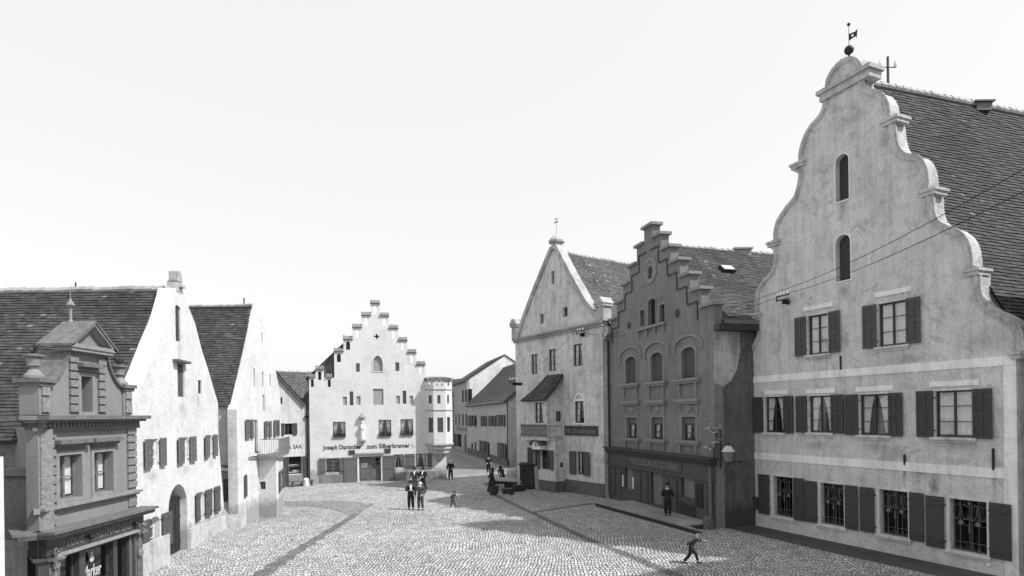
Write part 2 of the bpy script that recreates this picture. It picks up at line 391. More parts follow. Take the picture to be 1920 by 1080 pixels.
def roof(H,A,B,C,D,mat,course=.27,seg=.45,name='roof',sag=.06,under=None):
    """tiled slope: eave A-B (left to right seen from outside), ridge D-C; world points"""
    A,B,C,D=map(Vector,(A,B,C,D)); m=MB(); m.uv={}
    sl=((D-A).length+(C-B).length)/2; n=max(3,int(sl/course)); ln=max((B-A).length,(C-D).length); k=max(2,int(ln/seg))
    nr=((B-A).cross(D-A)).normalized()
    if nr.z<0: nr=-nr
    ph=random.random()*9
    def pt(s,t):
        p=A.lerp(B,s).lerp(D.lerp(C,s),t); w=math.sin(s*7+ph)*math.sin(t*3.1)*sag-math.sin(math.pi*t)*sag*.8
        return p+nr*w
    dn=(A-D).normalized()
    for r in range(n):
        lo=[];bt=[];hi=[]
        for j in range(k+1):
            s=j/k; jt=random.uniform(-.014,.014); jn=random.uniform(-.008,.012)
            wav=.02*math.sin(j*1.7+r*2.1)
            p0=pt(s,r/n)+dn*(.05+jt+wav)+nr*(.042+jn*.7); p1=pt(s,min(1,(r+1.02)/n))+nr*.004
            u=(s*ln); 
            i=m.p(*p0);m.uv[i]=(u,r+.02);lo.append(i); i=m.p(*p1);m.uv[i]=(u,r+.98);hi.append(i)
            i=m.p(*(p0-nr*(.046+jn*.7)));m.uv[i]=(u,r+.01);bt.append(i)
        for j in range(k):
            m.face(lo[j],lo[j+1],hi[j+1],hi[j]); m.face(bt[j],bt[j+1],lo[j+1],lo[j])
        m.face(bt[0],lo[0],hi[0]); m.face(bt[-1],hi[-1],lo[-1])
    o=m.build(name,mat,H,ID)
    d=MB(); ga,gb=16,8
    for off,rv in ((.07,0),(.19,1)):
        g=[[d.p(*(pt(x/ga,y/gb)-nr*off)) for y in range(gb+1)] for x in range(ga+1)]
        for x in range(ga):
            for y in range(gb):
                c=(g[x][y],g[x+1][y],g[x+1][y+1],g[x][y+1]); d.face(*(c[::-1] if rv else c))
        if rv==0: g0=g
    per=[(x,0) for x in range(ga)]+[(ga,y) for y in range(gb)]+[(x,gb) for x in range(ga,0,-1)]+[(0,y) for y in range(gb,0,-1)]
    for a in range(len(per)):
        (x,y),(x2,y2)=per[a],per[(a+1)%len(per)]; d.face(g0[x][y],g[x][y],g[x2][y2],g0[x2][y2])
    d.build('roof_boards',under or WOOD,H,ID)
    return o
def rback(F,u,v,w,d,ang):
    a=F.w3(u,v,w); t=math.atan2(-F.n.y,-F.n.x)+math.radians(ang); return Vector((a.x+math.cos(t)*d,a.y+math.sin(t)*d,v))
def ridge(H,A,B,mat=MORT,r=.13,name='ridge_tiles'):
    A,B=Vector(A),Vector(B); m=MB(); n=max(2,int((B-A).length/.42))
    for k in range(n):
        a=A.lerp(B,k/n); b=A.lerp(B,(k+1)/n+.02); j=random.uniform(-.025,.025)
        m.tube([a+Vector((0,0,j)),b+Vector((0,0,j-.03))],[r*1.15,r*.85],8)
    return m.build(name,mat,H,ID,smooth=False)
def body_walls(H,F,u0,u1,v,depth,mat,gable=None,left=True,right=True,back=True,th=.35,dirv=None,rightholes=None,vleft=None):
    """side and back walls of a house going back from the facade"""
    if right:
        s=F.side(u1,depth,True); m=MB(); m.wall([(.41,0),(depth,0),(depth,v),(.41,v)],rightholes or [],-th,0); m.build('side_wall',mat,H,s.M)
    if left:
        s=F.side(u0,depth,False); vv=vleft or v; m=MB(); m.wall([(0,0),(depth-.41,0),(depth-.41,vv),(0,vv)],[],-th,0); m.build('side_wall',mat,H,s.M)
    if back:
        m=MB(); o=[(u0,0),(u1,0),(u1,v)]+([gable] if gable else [])+[(u0,v)]; m.wall(o,[],-depth-.02,-depth+.02-.002); m.build('back_wall',mat,H,F.M)
def text_mesh(H,F,txt,r,mat,w=.01,name='lettering',off=.02,shear=0.0,W=None,depth=.012):
    c=bpy.data.curves.new('t','FONT'); c.body=txt; c.extrude=depth; c.offset=off; c.shear=shear; c.resolution_u=2
    o=bpy.data.objects.new('t',c); COL.objects.link(o); bpy.context.view_layer.update()
    me=bpy.data.meshes.new_from_object(o.evaluated_get(bpy.context.evaluated_depsgraph_get())); bpy.data.objects.remove(o)
    xs=[v.co.x for v in me.vertices];ys=[v.co.y for v in me.vertices]
    x0,x1,y0,y1=min(xs),max(xs),min(ys),max(ys); u0,v0,u1,v1=r
    for v in me.vertices:
        v.co=Vector((u0+(v.co.x-x0)/(x1-x0)*(u1-u0),v0+(v.co.y-y0)/(y1-y0)*(v1-v0),w+v.co.z))
    me.materials.clear(); me.materials.append(mat); me.name=name
    q=bpy.data.objects.new(name,me); COL.objects.link(q); place(q,H,F.M); return q
# ================================================================ BIG CURVED GABLE HOUSE (right)
B=Fr(gnd(1410,984),gnd(1870,1080))
def SP(F,px,py,r,rv,a):
    u,v=F.at(px,py); q=F.w3(u,v,0); return ((q.x,q.y,q.z),r,rv,a)
PB=plaster('plaster_grey_big',.58,.16,.5,.3,1.5,.5,spots=[SP(B,1580,392,.3,.8,.6),SP(B,1582,545,.4,.45,.55),SP(B,1752,905,.28,.75,.85),SP(B,1722,888,.55,.35,.6),SP(B,1617,900,.3,.4,.4),SP(B,1696,880,.12,1.0,.7),SP(B,1864,880,.12,1.2,.6),SP(B,1700,672,1.2,.3,.45),SP(B,1540,672,.8,.22,.4),SP(B,1527,835,1.1,.3,.45),SP(B,1640,836,.9,.25,.4),SP(B,1800,836,1.3,.3,.45),SP(B,1440,395,.3,.5,.5),SP(B,1660,262,.35,.8,.5),SP(B,1735,395,.35,.8,.5),SP(B,1830,640,.9,.5,.35),SP(B,1600,222,.9,.35,.4)])
H=empty('gabled_house',B.M,'tall grey house with a curved scroll gable and shuttered windows, at the right edge','house')
tr=[(1404,712),(1395,697),(1397,678),(1402,666),(1408,656),(1417,641),(1421,632),(1423,623),(1424,612),(1423,601),
(1416,596),(1416,588),(1420,586),(1419,578),(1418.5,569),(1419,560),(1420.5,548),(1424,538),(1432,527),(1443,515),(1449,508),(1452,500),(1454,482),(1452,467),
(1444,462),(1444,456),(1453,450),(1453,438),(1455,426),(1458,415),(1463,406),(1476,387),(1484,378),(1491,369),(1495,358),(1498,347),(1500,334),(1500,324),
(1488,318),(1488,311),(1500,304),(1500,292),(1502,280),(1505,268),(1509,257),(1515,245),(1522,234),(1530,226),(1536,219),(1542,209),(1545,200),(1547,184),(1540,176),(1539,170),(1550,162),
(1552,150),(1556,141),(1562,131),(1570,122),(1578,114),(1587,110),(1595,108),(1602,109),(1608,112),(1613,118),(1617,126)]
tl=[(1617,142),(1613,150),(1613,160),(1617,168),(1624,173),(1637,177),(1648,181),(1655,189),(1659,198),(1661,210),(1661,221),
(1668,226),(1672,240),(1673,252),(1675,265),(1678,277),(1684,288),(1692,295),(1704,298),(1716,299),(1724,306),(1729,317),(1732,330),(1733,345),(1733,357),
(1740,364),(1743,375),(1743,390),(1745,403),(1750,416),(1758,425),(1770,431),(1788,437),(1800,446),(1808,458),(1812,472),(1814,488),(1815,502),
(1825,508),(1829,521),(1829,536),(1831,553),(1836,566),(1844,576),(1858,586),(1876,595),(1890,603),(1901,614),(1907,630),(1909,648),(1909,665)]
left=[B.at(*q) for q in tr]; right=[B.at(*q) for q in tl]
UL,UR=0.0,11.75
out=[(UL-.15,0),(UR,0),(UR,right[-1][1])]+[q for q in right[::-1]]+[q for q in left[::-1]]+[(left[0][0]+.02,left[0][1]-.15)]
out=[q for k,q in enumerate(out) if k==0 or (abs(q[0]-out[k-1][0])+abs(q[1]-out[k-1][1]))>.02]
holes=[]
BT3=plaster('trim_dull',.62,.15,.4,.35,1.0,.2); K=dict(holes=holes,arch=BT3,archw=.06)
for (xl,xr,yt,yb,L,R_) in ((1451,1487,894,969,(1424,1444),(1489,1510)),(1539,1583,907,985,(1510,1533),(1586,1611)),(1650,1703,920,1005,(1614,1641),(1707,1735)),(1782,1851,938,1036,(1738,1772),(1857,1900))):
    winpx(H,B,xl,xr,yt,yb,L,R_,grille=True,ss='board',cols=2,rows=2,sill=BT3,**{**K,'archw':.11,'arch':BT3},rec=.22,ang=.03)
for k,(xl,xr,yt,yb,L,R_) in enumerate(((1435,1470,744,811,(1414,1432),(1471,1490)),(1517,1559,742,811,(1495,1515),(1560,1585)),(1612,1666,739,816,(1587,1611),(1668,1696)),(1753,1824,732,820,(1720,1752),(1826,1865)))):
    winpx(H,B,xl,xr,yt,yb,L,R_,cols=2,rows=3,cur=('tied','tied','tied','full')[k],rec=.1,sill=PB,**K)
for (xl,xr,yt,yb,L,R_) in ((1515,1553,590,664,(1492,1513),(1556,1578)),(1647,1699,566,648,(1619,1645),(1701,1729))):
    winpx(H,B,xl,xr,yt,yb,L,R_,cols=2,rows=3,cur='full',rec=.1,sm=SHM,sill=PB,**K)
winpx(H,B,1567,1592,289,376,kind='round',fill='slat',fm=SHD,holes=holes,rec=.26,arch=TRIM,archw=.05)
winpx(H,B,1567,1595,440,526,kind='round',fill='slat',fm=SHD,holes=holes,rec=.26,arch=TRIM,archw=.05)
wallpart(H,B,out,holes,PB,.55)
# lintel strips, bands, corner strips
BT2=plaster('trim_worn',.78,.12,.3,.3,1.0,.2)
for (xl,xr,y) in ((1434,1479,739),(1512,1567,737),(1605,1675,733),(1744,1836,724),(1507,1562,583),(1640,1709,557)):
    m=MB(); u0,v=B.at(xl,y); u1=B.at(xr,y)[0]; m.box(u0,u1,v-.04,v+.16,-.02,.045); m.build('lintel',BT2,H,B.M)
m=MB(); m.box(-.12,UR,7.2,7.52,-.02,.03); m.build('string_band',BT2,H,B.M)
m=MB(); m.box(-.12,UR,3.36,3.7,-.02,.03); m.build('string_band',BT2,H,B.M)
m=MB(); m.box(-.12,.18,.4,3.357,-.02,.028); m.box(-.14,.2,3.703,7.19,-.02,.028); m.build('corner_strip',BT2,H,B.M)
m=MB(); m.box(UR-.4,UR,.02,3.357,-.02,.028); m.box(UR-.38,UR,3.703,7.19,-.02,.028); m.build('corner_strip',BT2,H,B.M)
# moulded coping following the curves
def coping(pts,name='coping'):
    m=MB(); n=len(pts); off=[]
    for k in range(n):
        a=Vector(pts[max(0,k-1)]);b=Vector(pts[min(n-1,k+1)]); d=(b-a); d=d.normalized() if d.length>1e-6 else Vector((0,1)); off.append(Vector((d.y,-d.x)))
    for (i,o_,w0,w1) in ((-.11,.05,-.68,.07),(-.19,-.11,-.03,.035)):
        pr=None
        for k in range(n):
            p=Vector(pts[k]); a=p+off[k]*o_*SG; b=p+off[k]*i*SG
            cur=[m.p(a.x,a.y,w0),m.p(a.x,a.y,w1),m.p(b.x,b.y,w1),m.p(b.x,b.y,w0)]
            if pr:
                for j in range(4): m.face(pr[j],pr[(j+1)%4],cur[(j+1)%4],cur[j])
            else: m.face(*cur)
            pr=cur
        m.face(*pr[::-1])
    return m.build(name,COP,H,B.M)
COP=plaster('coping_big',.5,.25,.8,.4,1.5,.45)
SG=-1; coping(left[:52])
SG=1; coping(right)
SG=-1; coping(left[54:]) 
def cap(px0,px1,y,h=.22,d=.12,back=.62):
    (u0,v)=B.at(px0,y); u1=B.at(px1,y)[0]; m=MB(); m.box(u0,u1,v-.03,v+h*.5,-back,d); m.box(u0-.05,u1+.05,v+h*.5,v+h,-back-.05,d+.06); m.build('cap_moulding',COP,H,B.M)
for a,b,y in ((1389,1402,708),(1413,1429,597),(1442,1463,464),(1486,1511,319),(1657,1686,238),(1729,1757,370),(1811,1838,518),(1896,1916,672)): cap(a,b,y)
c0=B.at(1540,174); c1=B.at(1634,146); vv=(c0[1]+c1[1])/2
m=MB(); m.box(c0[0]-.0,c1[0]+.0,vv-.18,vv+.12,-.62,.14); m.box(c0[0]-.1,c1[0]+.1,vv+.12,vv+.3,-.68,.24); m.build('cornice',COP,H,B.M)
# roof
dpt=24; foot=B.at(1905,612); uc=5.65; rv=19.85; ev=8.2
e0=B.w3(11.72,8.05,-.6); e1=B.w3(11.72,8.05,-dpt); r0=B.w3(uc,rv,-.6); r1=rback(B,uc,rv,-.6,dpt,-5.5)
TB=rooftile('tiles_dark',.05)
roof(H,e0,e1,r1,r0,TB,course=.165,seg=.35)
l0=B.w3(-.4,ev-.1,-.6); l1=B.w3(-.4,ev-.1,-dpt); roof(H,l1,l0,r0,r1,TB,course=.6,seg=2)
ridge(H,r0+Vector((0,0,.02)),r1+Vector((0,0,.02)),r=.15)
body_walls(H,B,UL,UR-.1,ev-.35,dpt-.3,PB,(uc,rv-.4))
cc=gnd(1838,197,rv); m=MB(); T=Matrix.Translation((cc[0],cc[1],rv)); m.T=T
m.box(-.36,.36,-.26,.26,-.35,.03); m.box(-.46,.46,-.34,.34,.03,.1); m.build('chimney',LEAD,H,ID)
for (x,y,h) in ((1577,680,.6),(1863,861,.75),(1697,862,.4)):
    u,v=B.at(x,y); m=MB(); m.box(u-.03,u+.03,v-h/2,v+h/2,0,.05); m.build('wall_anchor',IRON,H,B.M)
u,v=B.at(1854,1059); m=MB(); m.lathe([(.06,-.0),(.06,.05),(.02,.06)],(u,0,v),10); m.T=None
MT=Matrix(((1,0,0,0),(0,0,1,0),(0,1,0,0),(0,0,0,1)))
m=MB(); m.lathe([(.07,0),(.07,.04),(.03,.05)],(u,v,0),12,'z'); m.build('drain_outlet',TRIM,H,B.M)
# weathervane
u,v=B.at(1583,112); BW=B.M@Matrix.Translation((u,v,-.3)); VT=BW@Matrix.Rotation(-math.pi/2,4,'X')
W=empty('weathervane',VT,'wrought iron weathervane with a ball and small pierced flag on top of the scroll gable','weathervane')
m=MB(); m.lathe([(.12,-.15),(.09,0),(.035,.28)],n=10); m.lathe([(.012,.28),(.012,1.55)],n=6); m.build('rod',IRON,W)
m=MB(); m.lathe([(.19*math.sin(math.pi*k/10)+.002,.48-.19*math.cos(math.pi*k/10)) for k in range(11)],n=14); m.build('ball',IRON,W,smooth=True)
m=MB(); m.lathe([(.07*math.sin(math.pi*k/6)+.001,1.58-.07*math.cos(math.pi*k/6)) for k in range(7)],n=10); m.build('finial',IRON,W)
m=MB(); o=[(0,.88),(.3,.9),(.36,.8),(.4,1.15),(.3,1.1),(.0,1.16)]; hh=[(.12,.96),(.22,.96),(.22,1.06),(.12,1.06)]
m.T=Matrix(((1,0,0,0),(0,0,1,0),(0,1,0,0),(0,0,0,1))); m.wall(o,[hh],-.01,.01); m.build('flag',IRON,W)
# telegraph pole on the ridge
t=r0.lerp(r1,.075); P=empty('telegraph_pole',Matrix.Translation(t),'short telegraph pole with a row of insulators standing on the ridge behind the scroll gable','telegraph pole')
m=MB(); m.lathe([(.06,-.3),(.05,1.35)],n=8); m.build('pole',WOOD,P)
m=MB(); m.box(-.36,.36,-.02,.02,.87,.9); m.build('cross_arm',WOOD,P)
for x in (-.33,.33): 
    m=MB(); m.lathe([(.02,.88),(.07,.95),(.08,1.05),(.04,1.2)],(x,0,0),8); m.build('insulator',PORC,P)
# insulator bracket on wall
def bracket(F,px,py,width,label,out_=.45,w=0.0,n=4,grp=None):
    u,v=F.at(px,py,w); P=empty('insulator_bracket',F.M@Matrix.Translation((u,v,w)),label,'insulator bracket',grp)
    m=MB(); m.box(-width/2,width/2,-.025,.025,out_-.05,out_); m.box(-width/2,width/2,.17,.21,out_-.05,out_)
    m.box(-.03,.03,-.2,.02,0,out_); m.box(-width/2,-width/2+.04,-.03,.21,out_-.06,out_-.01); m.build('arm',IRON,P)
    for k in range(n):
        x=-width/2+width*(k+.5)/n
        m=MB(); m.T=Matrix(((1,0,0,x),(0,0,1,.21),(0,1,0,out_-.02),(0,0,0,1))); m.lathe([(.015,0),(.055,.04),(.055,.12),(.03,.19)],n=8); m.build('insulator',PORC,P)
    return F.w3(u,v+.3,w+out_)
wp=bracket(B,1480,563,.75,'four-insulator iron bracket on the big scroll-gabled house, above its left shuttered window')
# mailbox
r=B.R(1411,1423,931,954); P=empty('wall_letterbox',B.M@Matrix.Translation(((r[0]+r[2])/2,r[1],0)),'small dark letterbox on the wall beside the leftmost grilled window','letterbox')
w_=(r[2]-r[0])/2; h_=r[3]-r[1]; m=MB(); m.box(-w_,w_,0,h_*.86,0,.16); m.build('box',SHD,P); m=MB(); m.prism([(-w_-.04,h_*.86),(w_+.04,h_*.86),(w_,h_),(-w_,h_)],0,.2); m.build('lid',FRD,P)
# street lamp on bracket at the corner
fa=B.w3(-.12,3.25,.1); tip=along(1366,868,fa.y/1.0)
d=ray(1366,867); tt=29.75; tip=Vector((d[0]*tt,tt,EYE+d[2]*tt)); 
P=empty('wall_lantern',Matrix.Translation(fa),'glass street lantern on a horizontal iron arm from the corner of the big scroll-gabled house','street lamp')
rel=tip-fa; m=MB(); m.tube([(0,0,0),rel],.022,6); m.tube([(0,0,-.22),rel*.45+Vector((0,0,-.01))],.015,5); m.tube([(0,0,-.4),(0,0,.2)],.03,6); m.tube([rel*.2+Vector((0,0,-.02)),rel*.28+Vector((0,0,.1)),rel*.36+Vector((0,0,-.01))],.012,5); m.build('arm',IRON,P)
m=MB(); m.T=Matrix.Translation(rel); m.lathe([(.05,0),(.17,.05),(.27,.5),(.28,.52)],n=6); m.build('lantern_glass',flat('lantern_glass',.16,.15,.2,8,0,.6),P)
m=MB(); m.T=Matrix.Translation(rel); m.lathe([(.34,.52),(.32,.56),(.14,.8),(.07,.82)],n=6); m.build('lantern_roof',flat('tin_pale',.45,.5,.15),P)
m=MB(); m.T=Matrix.Translation(rel); m.tube([(0,0,-.12),(0,0,.05)],.03,6)
for k in range(6):
    a=math.pi/3*k; m.tube([(.14*math.cos(a),.14*math.sin(a),.05),(.235*math.cos(a),.235*math.sin(a),.52)],.012,4)
m.build('lantern_frame',IRON,P); m=MB(); m.T=Matrix.Translation(rel); m.lathe([(.06,.82),(.08,.88),(.02,.98)],n=8); m.build('finial',IRON,P)

# ================================================================ STARK HOUSE
S=Fr(gnd(1137,930),gnd(1340,990)); PS=plaster('plaster_dark_stark',.195,.14,.45,.3,.6,.2); PSL=flat('mould_stark',.21,.85,.2,6); PSD=flat('mould_stark_dark',.05,.8,.3,6)
H=empty('stepped_gable_house',S.M,'dark grey house with a plain stepped gable, round medallion and shopfront, between two pale houses','house')
uc=6.55; holes=[]; 
lv=[16.85]+[16.0-.985*k for k in range(6)]; hw=[.52]+[.52+.985*(k+1) for k in range(6)]; hw[-1]=6.5
out=[(.05,0),(13.05,0)]
for k in range(6,-1,-1): out+= [(uc+hw[k],lv[k]-.0 if k else lv[0])] if k==0 else [(uc+hw[k],lv[k]),(uc+hw[k-1],lv[k])]
out+= [(uc-hw[0],lv[0])]
for k in range(1,7): out+=[(uc-hw[k-1],lv[k]),(uc-hw[k],lv[k])]
out[0]=(uc-hw[6],0); out[1]=(uc+hw[6],0)
K=dict(holes=holes)
for k,(xl,xr,yt,yb) in enumerate(((1200.5,1208.5,582,612),(1215.5,1230,560,609),(1237,1247,571,606))):
    winpx(H,S,xl,xr,yt,yb,kind='seg' if k==1 else None,cols=2 if k==1 else 1,rows=4,rec=.22,arch=PSL,archw=.1,**K)
for xl,xr,yt,yb in ((1173,1193,669,719),(1220.5,1243,661,715.5),(1278,1304,651,709.5)):
    r=S.R(xl,xr,yt,yb); window(H,S,r,kind='seg',fill='slat',fm=flat('blind_slats',.085,.8,.3,6),rec=.2,arch=PSL,archw=.14,**K)
    u0,v0,u1,v1=r; c=(u0+u1)/2; hw_=(u1-u0)*1.02
    m=MB(); pts=[(c-hw_,v1-.25)]+[(c-hw_*math.cos(math.pi*t/12),v1+.08+math.sin(math.pi*t/12)**.9*.6) for t in range(13)]+[(c+hw_,v1-.25)]
    po=inset(pts,0); outer=pts; inner=[(c+(x-c)*.93,y-.11) if 0<k_<len(pts)-1 else (c+(x-c)*.93,y) for k_,(x,y) in enumerate(pts)]
    m.wall(outer+inner[::-1],[],-.02,.1); m.build('hood_mould',PSL,H,S.M)
    m=MB(); m.box(u0-.55,u1+.55,v0-.14,v0-.005,-.02,.28); m.box(u0-.45,u1+.45,v0-.26,v0-.14,-.02,.18)
    for q in (u0-.2,u1+.08): m.box(q,q+.14,v0-.75,v0-.26,-.02,.14); m.box(q+.02,q+.12,v0-.9,v0-.75,-.02,.08)
    m.build('sill',PSL,H,S.M)
for xl,xr,yt,yb,ty in ((1175.5,1195,783,821.5,753),(1222,1244,782.5,823.5,752),(1279,1305,782,826,749.5)):
    r=S.R(xl,xr,yt,yb); window(H,S,r,cols=2,rows=3,cur='tied',blind=.26,rec=.2,arch=PSL,archw=.16,**K)
    u0,v0,u1,v1=r; c=(u0+u1)/2; vt=S.at((xl+xr)/2,ty)[1]
    m=MB(); m.box(u0-.45,u1+.45,v0-.12,v0-.005,-.02,.24); m.box(u0-.35,u1+.35,v0-.24,v0-.12,-.02,.14)
    for q in (u0-.15,u1+.03): m.box(q,q+.12,v0-.6,v0-.24,-.02,.12)
    m.build('sill',PSL,H,S.M)
    m=MB(); m.box(u0-.45,u1+.45,vt-.1,vt+.06,-.02,.24); m.box(u0-.36,u1+.36,vt-.22,vt-.1,-.02,.15); m.box(u0-.22,u0-.14,v1+.17,vt-.22,-.02,.06); m.box(u1+.14,u1+.22,v1+.17,vt-.22,-.02,.06); m.box(u0-.22,u1+.22,v1+.17,v1+.23,-.02,.07)
    m.lathe([(.22,0),(.2,.05),(.08,.09)],(c,(vt+v1)/2,0),14); m.build('window_head',PSL,H,S.M)
wallpart(H,S,out,holes,PS,.5)
m=MB(); u0=S.at(1196,613)[0];u1=S.at(1251,605)[0]; v=S.at(1222,611)[1]; m.box(u0,u1,v-.14,v,-.02,.22)
for q in (0.05,.33,.62,.9): m.box(u0+(u1-u0)*q,u0+(u1-u0)*q+.14,v-.5,v-.14,-.02,.14)
m.build('sill',PSL,H,S.M)
for x,y in ((1180,610),(1270,587)):
    u,v=S.at(x,y); m=MB(); m.lathe([(.24,0),(.22,.05),(.06,.09)],(u,v,0),14); m.build('round_boss',PSD,H,S.M)
u,v=S.at(1220,508); m=MB(); m.lathe([(.78,-.01),(.78,.06),(.7,.1),(.6,.1),(.56,.05),(.5,.05),(.46,.02),(.02,.02)],(u,v,0),32); m.build('medallion',PSL,H,S.M,smooth=False)
m=MB(); m.T=Matrix.Translation((u,v+.02,.04))@Matrix.Diagonal((1,1.25,.5,1)); m.lathe([(.01,-.2),(.2,-.1),(.22,0),(.18,.12),(.01,.2)],n=12); m.T=None; m.box(u-.16,u+.12,v-.4,v-.2,0,.1); m.build('relief_bust',PSD,H,S.M,smooth=True)
# step caps and inner stepped string line
for k in range(7):
    for sg in ((1,-1) if k else (0,)):
        m=MB()
        a,b=(uc-hw[0]-.16,uc+hw[0]+.16) if k==0 else ((uc+hw[k-1]+.0,uc+hw[k]+.16) if sg==1 else (uc-hw[k]-.16,uc-hw[k-1]))
        if k==6: b=min(b,uc+6.66); a=max(a,uc-6.66)
        m.box(a,b,lv[k]+.003,lv[k]+.16,-.62,.16); m.build('step_cap',PSL,H,S.M)
m=MB()
for sg in (1,-1):
    for k in range(1,6):
        x0=uc+sg*(hw[k-1]-.28); x1=uc+sg*(hw[k]-.28); y=lv[k]-.55; yn=lv[k+1]-.55
        m.box(min(x0,x1),max(x0,x1),y-.06,y,-.01,.06); m.box(min(x1,x1+sg*-.06),max(x1,x1-sg*.06),yn,y-.06,-.01,.058)
m.build('string_line',PSD,H,S.M)
m=MB(); u=S.at(1140,700)[0]; m.tube([(u+.25,3.6,.1),(u+.25,11,.1)],.05,6); m.build('downpipe',PSD,H,S.M)
# shopfront
SF=flat('shopfront_paint',.065,.55,.25,5); SFD=flat('shopfront_dark',.03,.5,.3,5); SL=flat('sign_letters',.15,.6)
m=MB(); m.box(-.1,13.25,3.4,3.52,-.02,.55); m.box(0,13.15,3.24,3.4,-.02,.42); m.box(.05,13.1,3.12,3.24,-.02,.3); m.build('shop_cornice',PSD,H,S.M)
m=MB(); m.box(.1,13.05,2.42,3.12,-.02,.2); m.box(.05,13.1,2.3,2.42,-.02,.26); u0=S.at(1188,870)[0];u1=S.at(1285,870)[0]; m.box(u0,u1,2.5,3.04,.2,.24); m.build('fascia',SF,H,S.M)
um_=u0+(u1-u0)*.6; text_mesh(H,S,'NICOLAUS',(u0+.15,2.58,um_-.1,2.98),SL,.25,'shop_lettering',.012); text_mesh(H,S,'STARK.',(um_+.12,2.58,u1-.15,2.98),SL,.25,'shop_lettering',.012)
sh=[]
KW=dict(holes=sh,fm=SFD,bar=.07)
winpx(H,S,1176,1190,876,917,cols=2,rows=2,**KW); r=S.R(1171,1193,872,946)
winpx(H,S,1225,1246,882,946,cols=2,rows=2,**KW); winpx(H,S,1282,1307,888,934,cols=2,rows=2,**KW)
m=MB(); m.wall([(.1,.02),(13.05,.02),(13.05,2.3),(.1,2.3)],sh,.01,.15); m.build('shopfront',SF,H,S.M)
def panel(x0,x1,v0=.35,v1=2.15,slat=False,mat=SF,nm='shop_shutter'):
    a=S.at(x0,900)[0];b=S.at(x1,900)[0]; m=MB(); m.box(a,b,v0,v1,.14,.19)
    for q in ((v0+.06,v0+(v1-v0)*.36),(v0+(v1-v0)*.4,v1-.06)):
        m.box(a+.06,b-.06,q[0],q[1],.19,.21)
    if slat:
        n=10
        for k in range(n): m.box(a+.05,b-.05,v0+.1+(v1-v0-.2)*k/n,v0+.1+(v1-v0-.2)*(k+.55)/n,.21,.25)
    m.build(nm,mat,H,S.M)
for a,b in ((1141,1150),(1151,1158),(1160,1170),(1195,1206.5),(1208,1220),(1247.5,1259.5),(1261,1275),(1325,1334)): panel(a,b)
a=S.at(1309,900)[0];b=S.at(1323,900)[0]
m=MB(); m.box(a,b,.9,2.1,.14,.18)
for k in range(12): m.box(a+.03,b-.03,.93+k*.097,.98+k*.097,.18,.22)
m.build('shutter',SFD,H,S.M)
for x in (1172.5,1192): 
    u=S.at(x,905)[0]; m=MB(); m.box(u-.05,u+.05,1.0,1.75,.15,.2); m.build('enamel_strip',PORC,H,S.M)
r=S.R(1279,1309,936,966); m=MB(); m.box(r[0],r[2],.3,.92,.14,.18); m.build('door_panel',SFD,H,S.M)
# corner pilaster/drain and stone
u=12.95; m=MB(); m.tube([(u,.6,.25),(u,3.0,.25)],.09,8); m.build('corner_downpipe',flat('pipe_mid',.11,.6,.3,8),H,S.M)
TS=rooftile('tiles_mid',.085); ev=10.1; rv=15.85; dp=20
q0=S.w3(13.35,ev,-.5);q1=S.w3(13.35,ev,-dp); r0=S.w3(uc,rv,-.5);r1=rback(S,uc,rv,-.5,dp,3)
roof(H,q0,q1,r1,r0,TS,course=.155,seg=.4); roof(H,S.w3(-.2,ev,-dp),S.w3(-.2,ev,-.5),r0,r1,TS,course=.7,seg=2)
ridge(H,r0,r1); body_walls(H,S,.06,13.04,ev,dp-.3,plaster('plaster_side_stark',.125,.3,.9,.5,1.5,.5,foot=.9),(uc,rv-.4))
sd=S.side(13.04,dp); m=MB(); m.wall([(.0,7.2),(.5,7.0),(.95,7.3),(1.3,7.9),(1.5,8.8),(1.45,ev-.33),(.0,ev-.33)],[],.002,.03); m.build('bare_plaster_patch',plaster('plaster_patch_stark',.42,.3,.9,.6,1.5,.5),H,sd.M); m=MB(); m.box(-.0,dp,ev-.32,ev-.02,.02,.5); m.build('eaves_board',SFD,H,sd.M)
m=MB(); m.box(.3,3.2,ev-.0,ev+.2,.42,.5); m.build('gutter',LEAD,H,sd.M)
t=S.w3(uc,rv,-.5); cc=gnd(1390,473,rv); m=MB(); m.T=Matrix.Translation((cc[0],cc[1],rv)); m.box(-.5,.5,-.35,.35,-.9,.12); m.box(-.6,.6,-.45,.45,.12,.22); m.build('chimney',MORT,H,ID)
# roof light
nrm=(q1-q0).cross(r0-q0).normalized(); 
if nrm.z<0: nrm=-nrm
d=Vector(ray(1363,506)); o=Vector((0,0,EYE)); tt=(q0-o).dot(nrm)/d.dot(nrm); pc=o+d*tt; ux=(q1-q0).normalized(); uy=(r0-q0); uy=(uy-ux*uy.dot(ux)).normalized()
RM=Matrix(((ux.x,uy.x,nrm.x,pc.x),(ux.y,uy.y,nrm.y,pc.y),(ux.z,uy.z,nrm.z,pc.z),(0,0,0,1)))
m=MB(); m.box(-.42,.42,-.3,.3,.0,.16); 
o_=m.build('roof_light',SFD,H,RM); m=MB(); m.box(-.34,.34,-.22,.22,.16,.18); m.build('pane',flat('bright_glass',.6,.1,.1,3,0,.8),o_,RM)
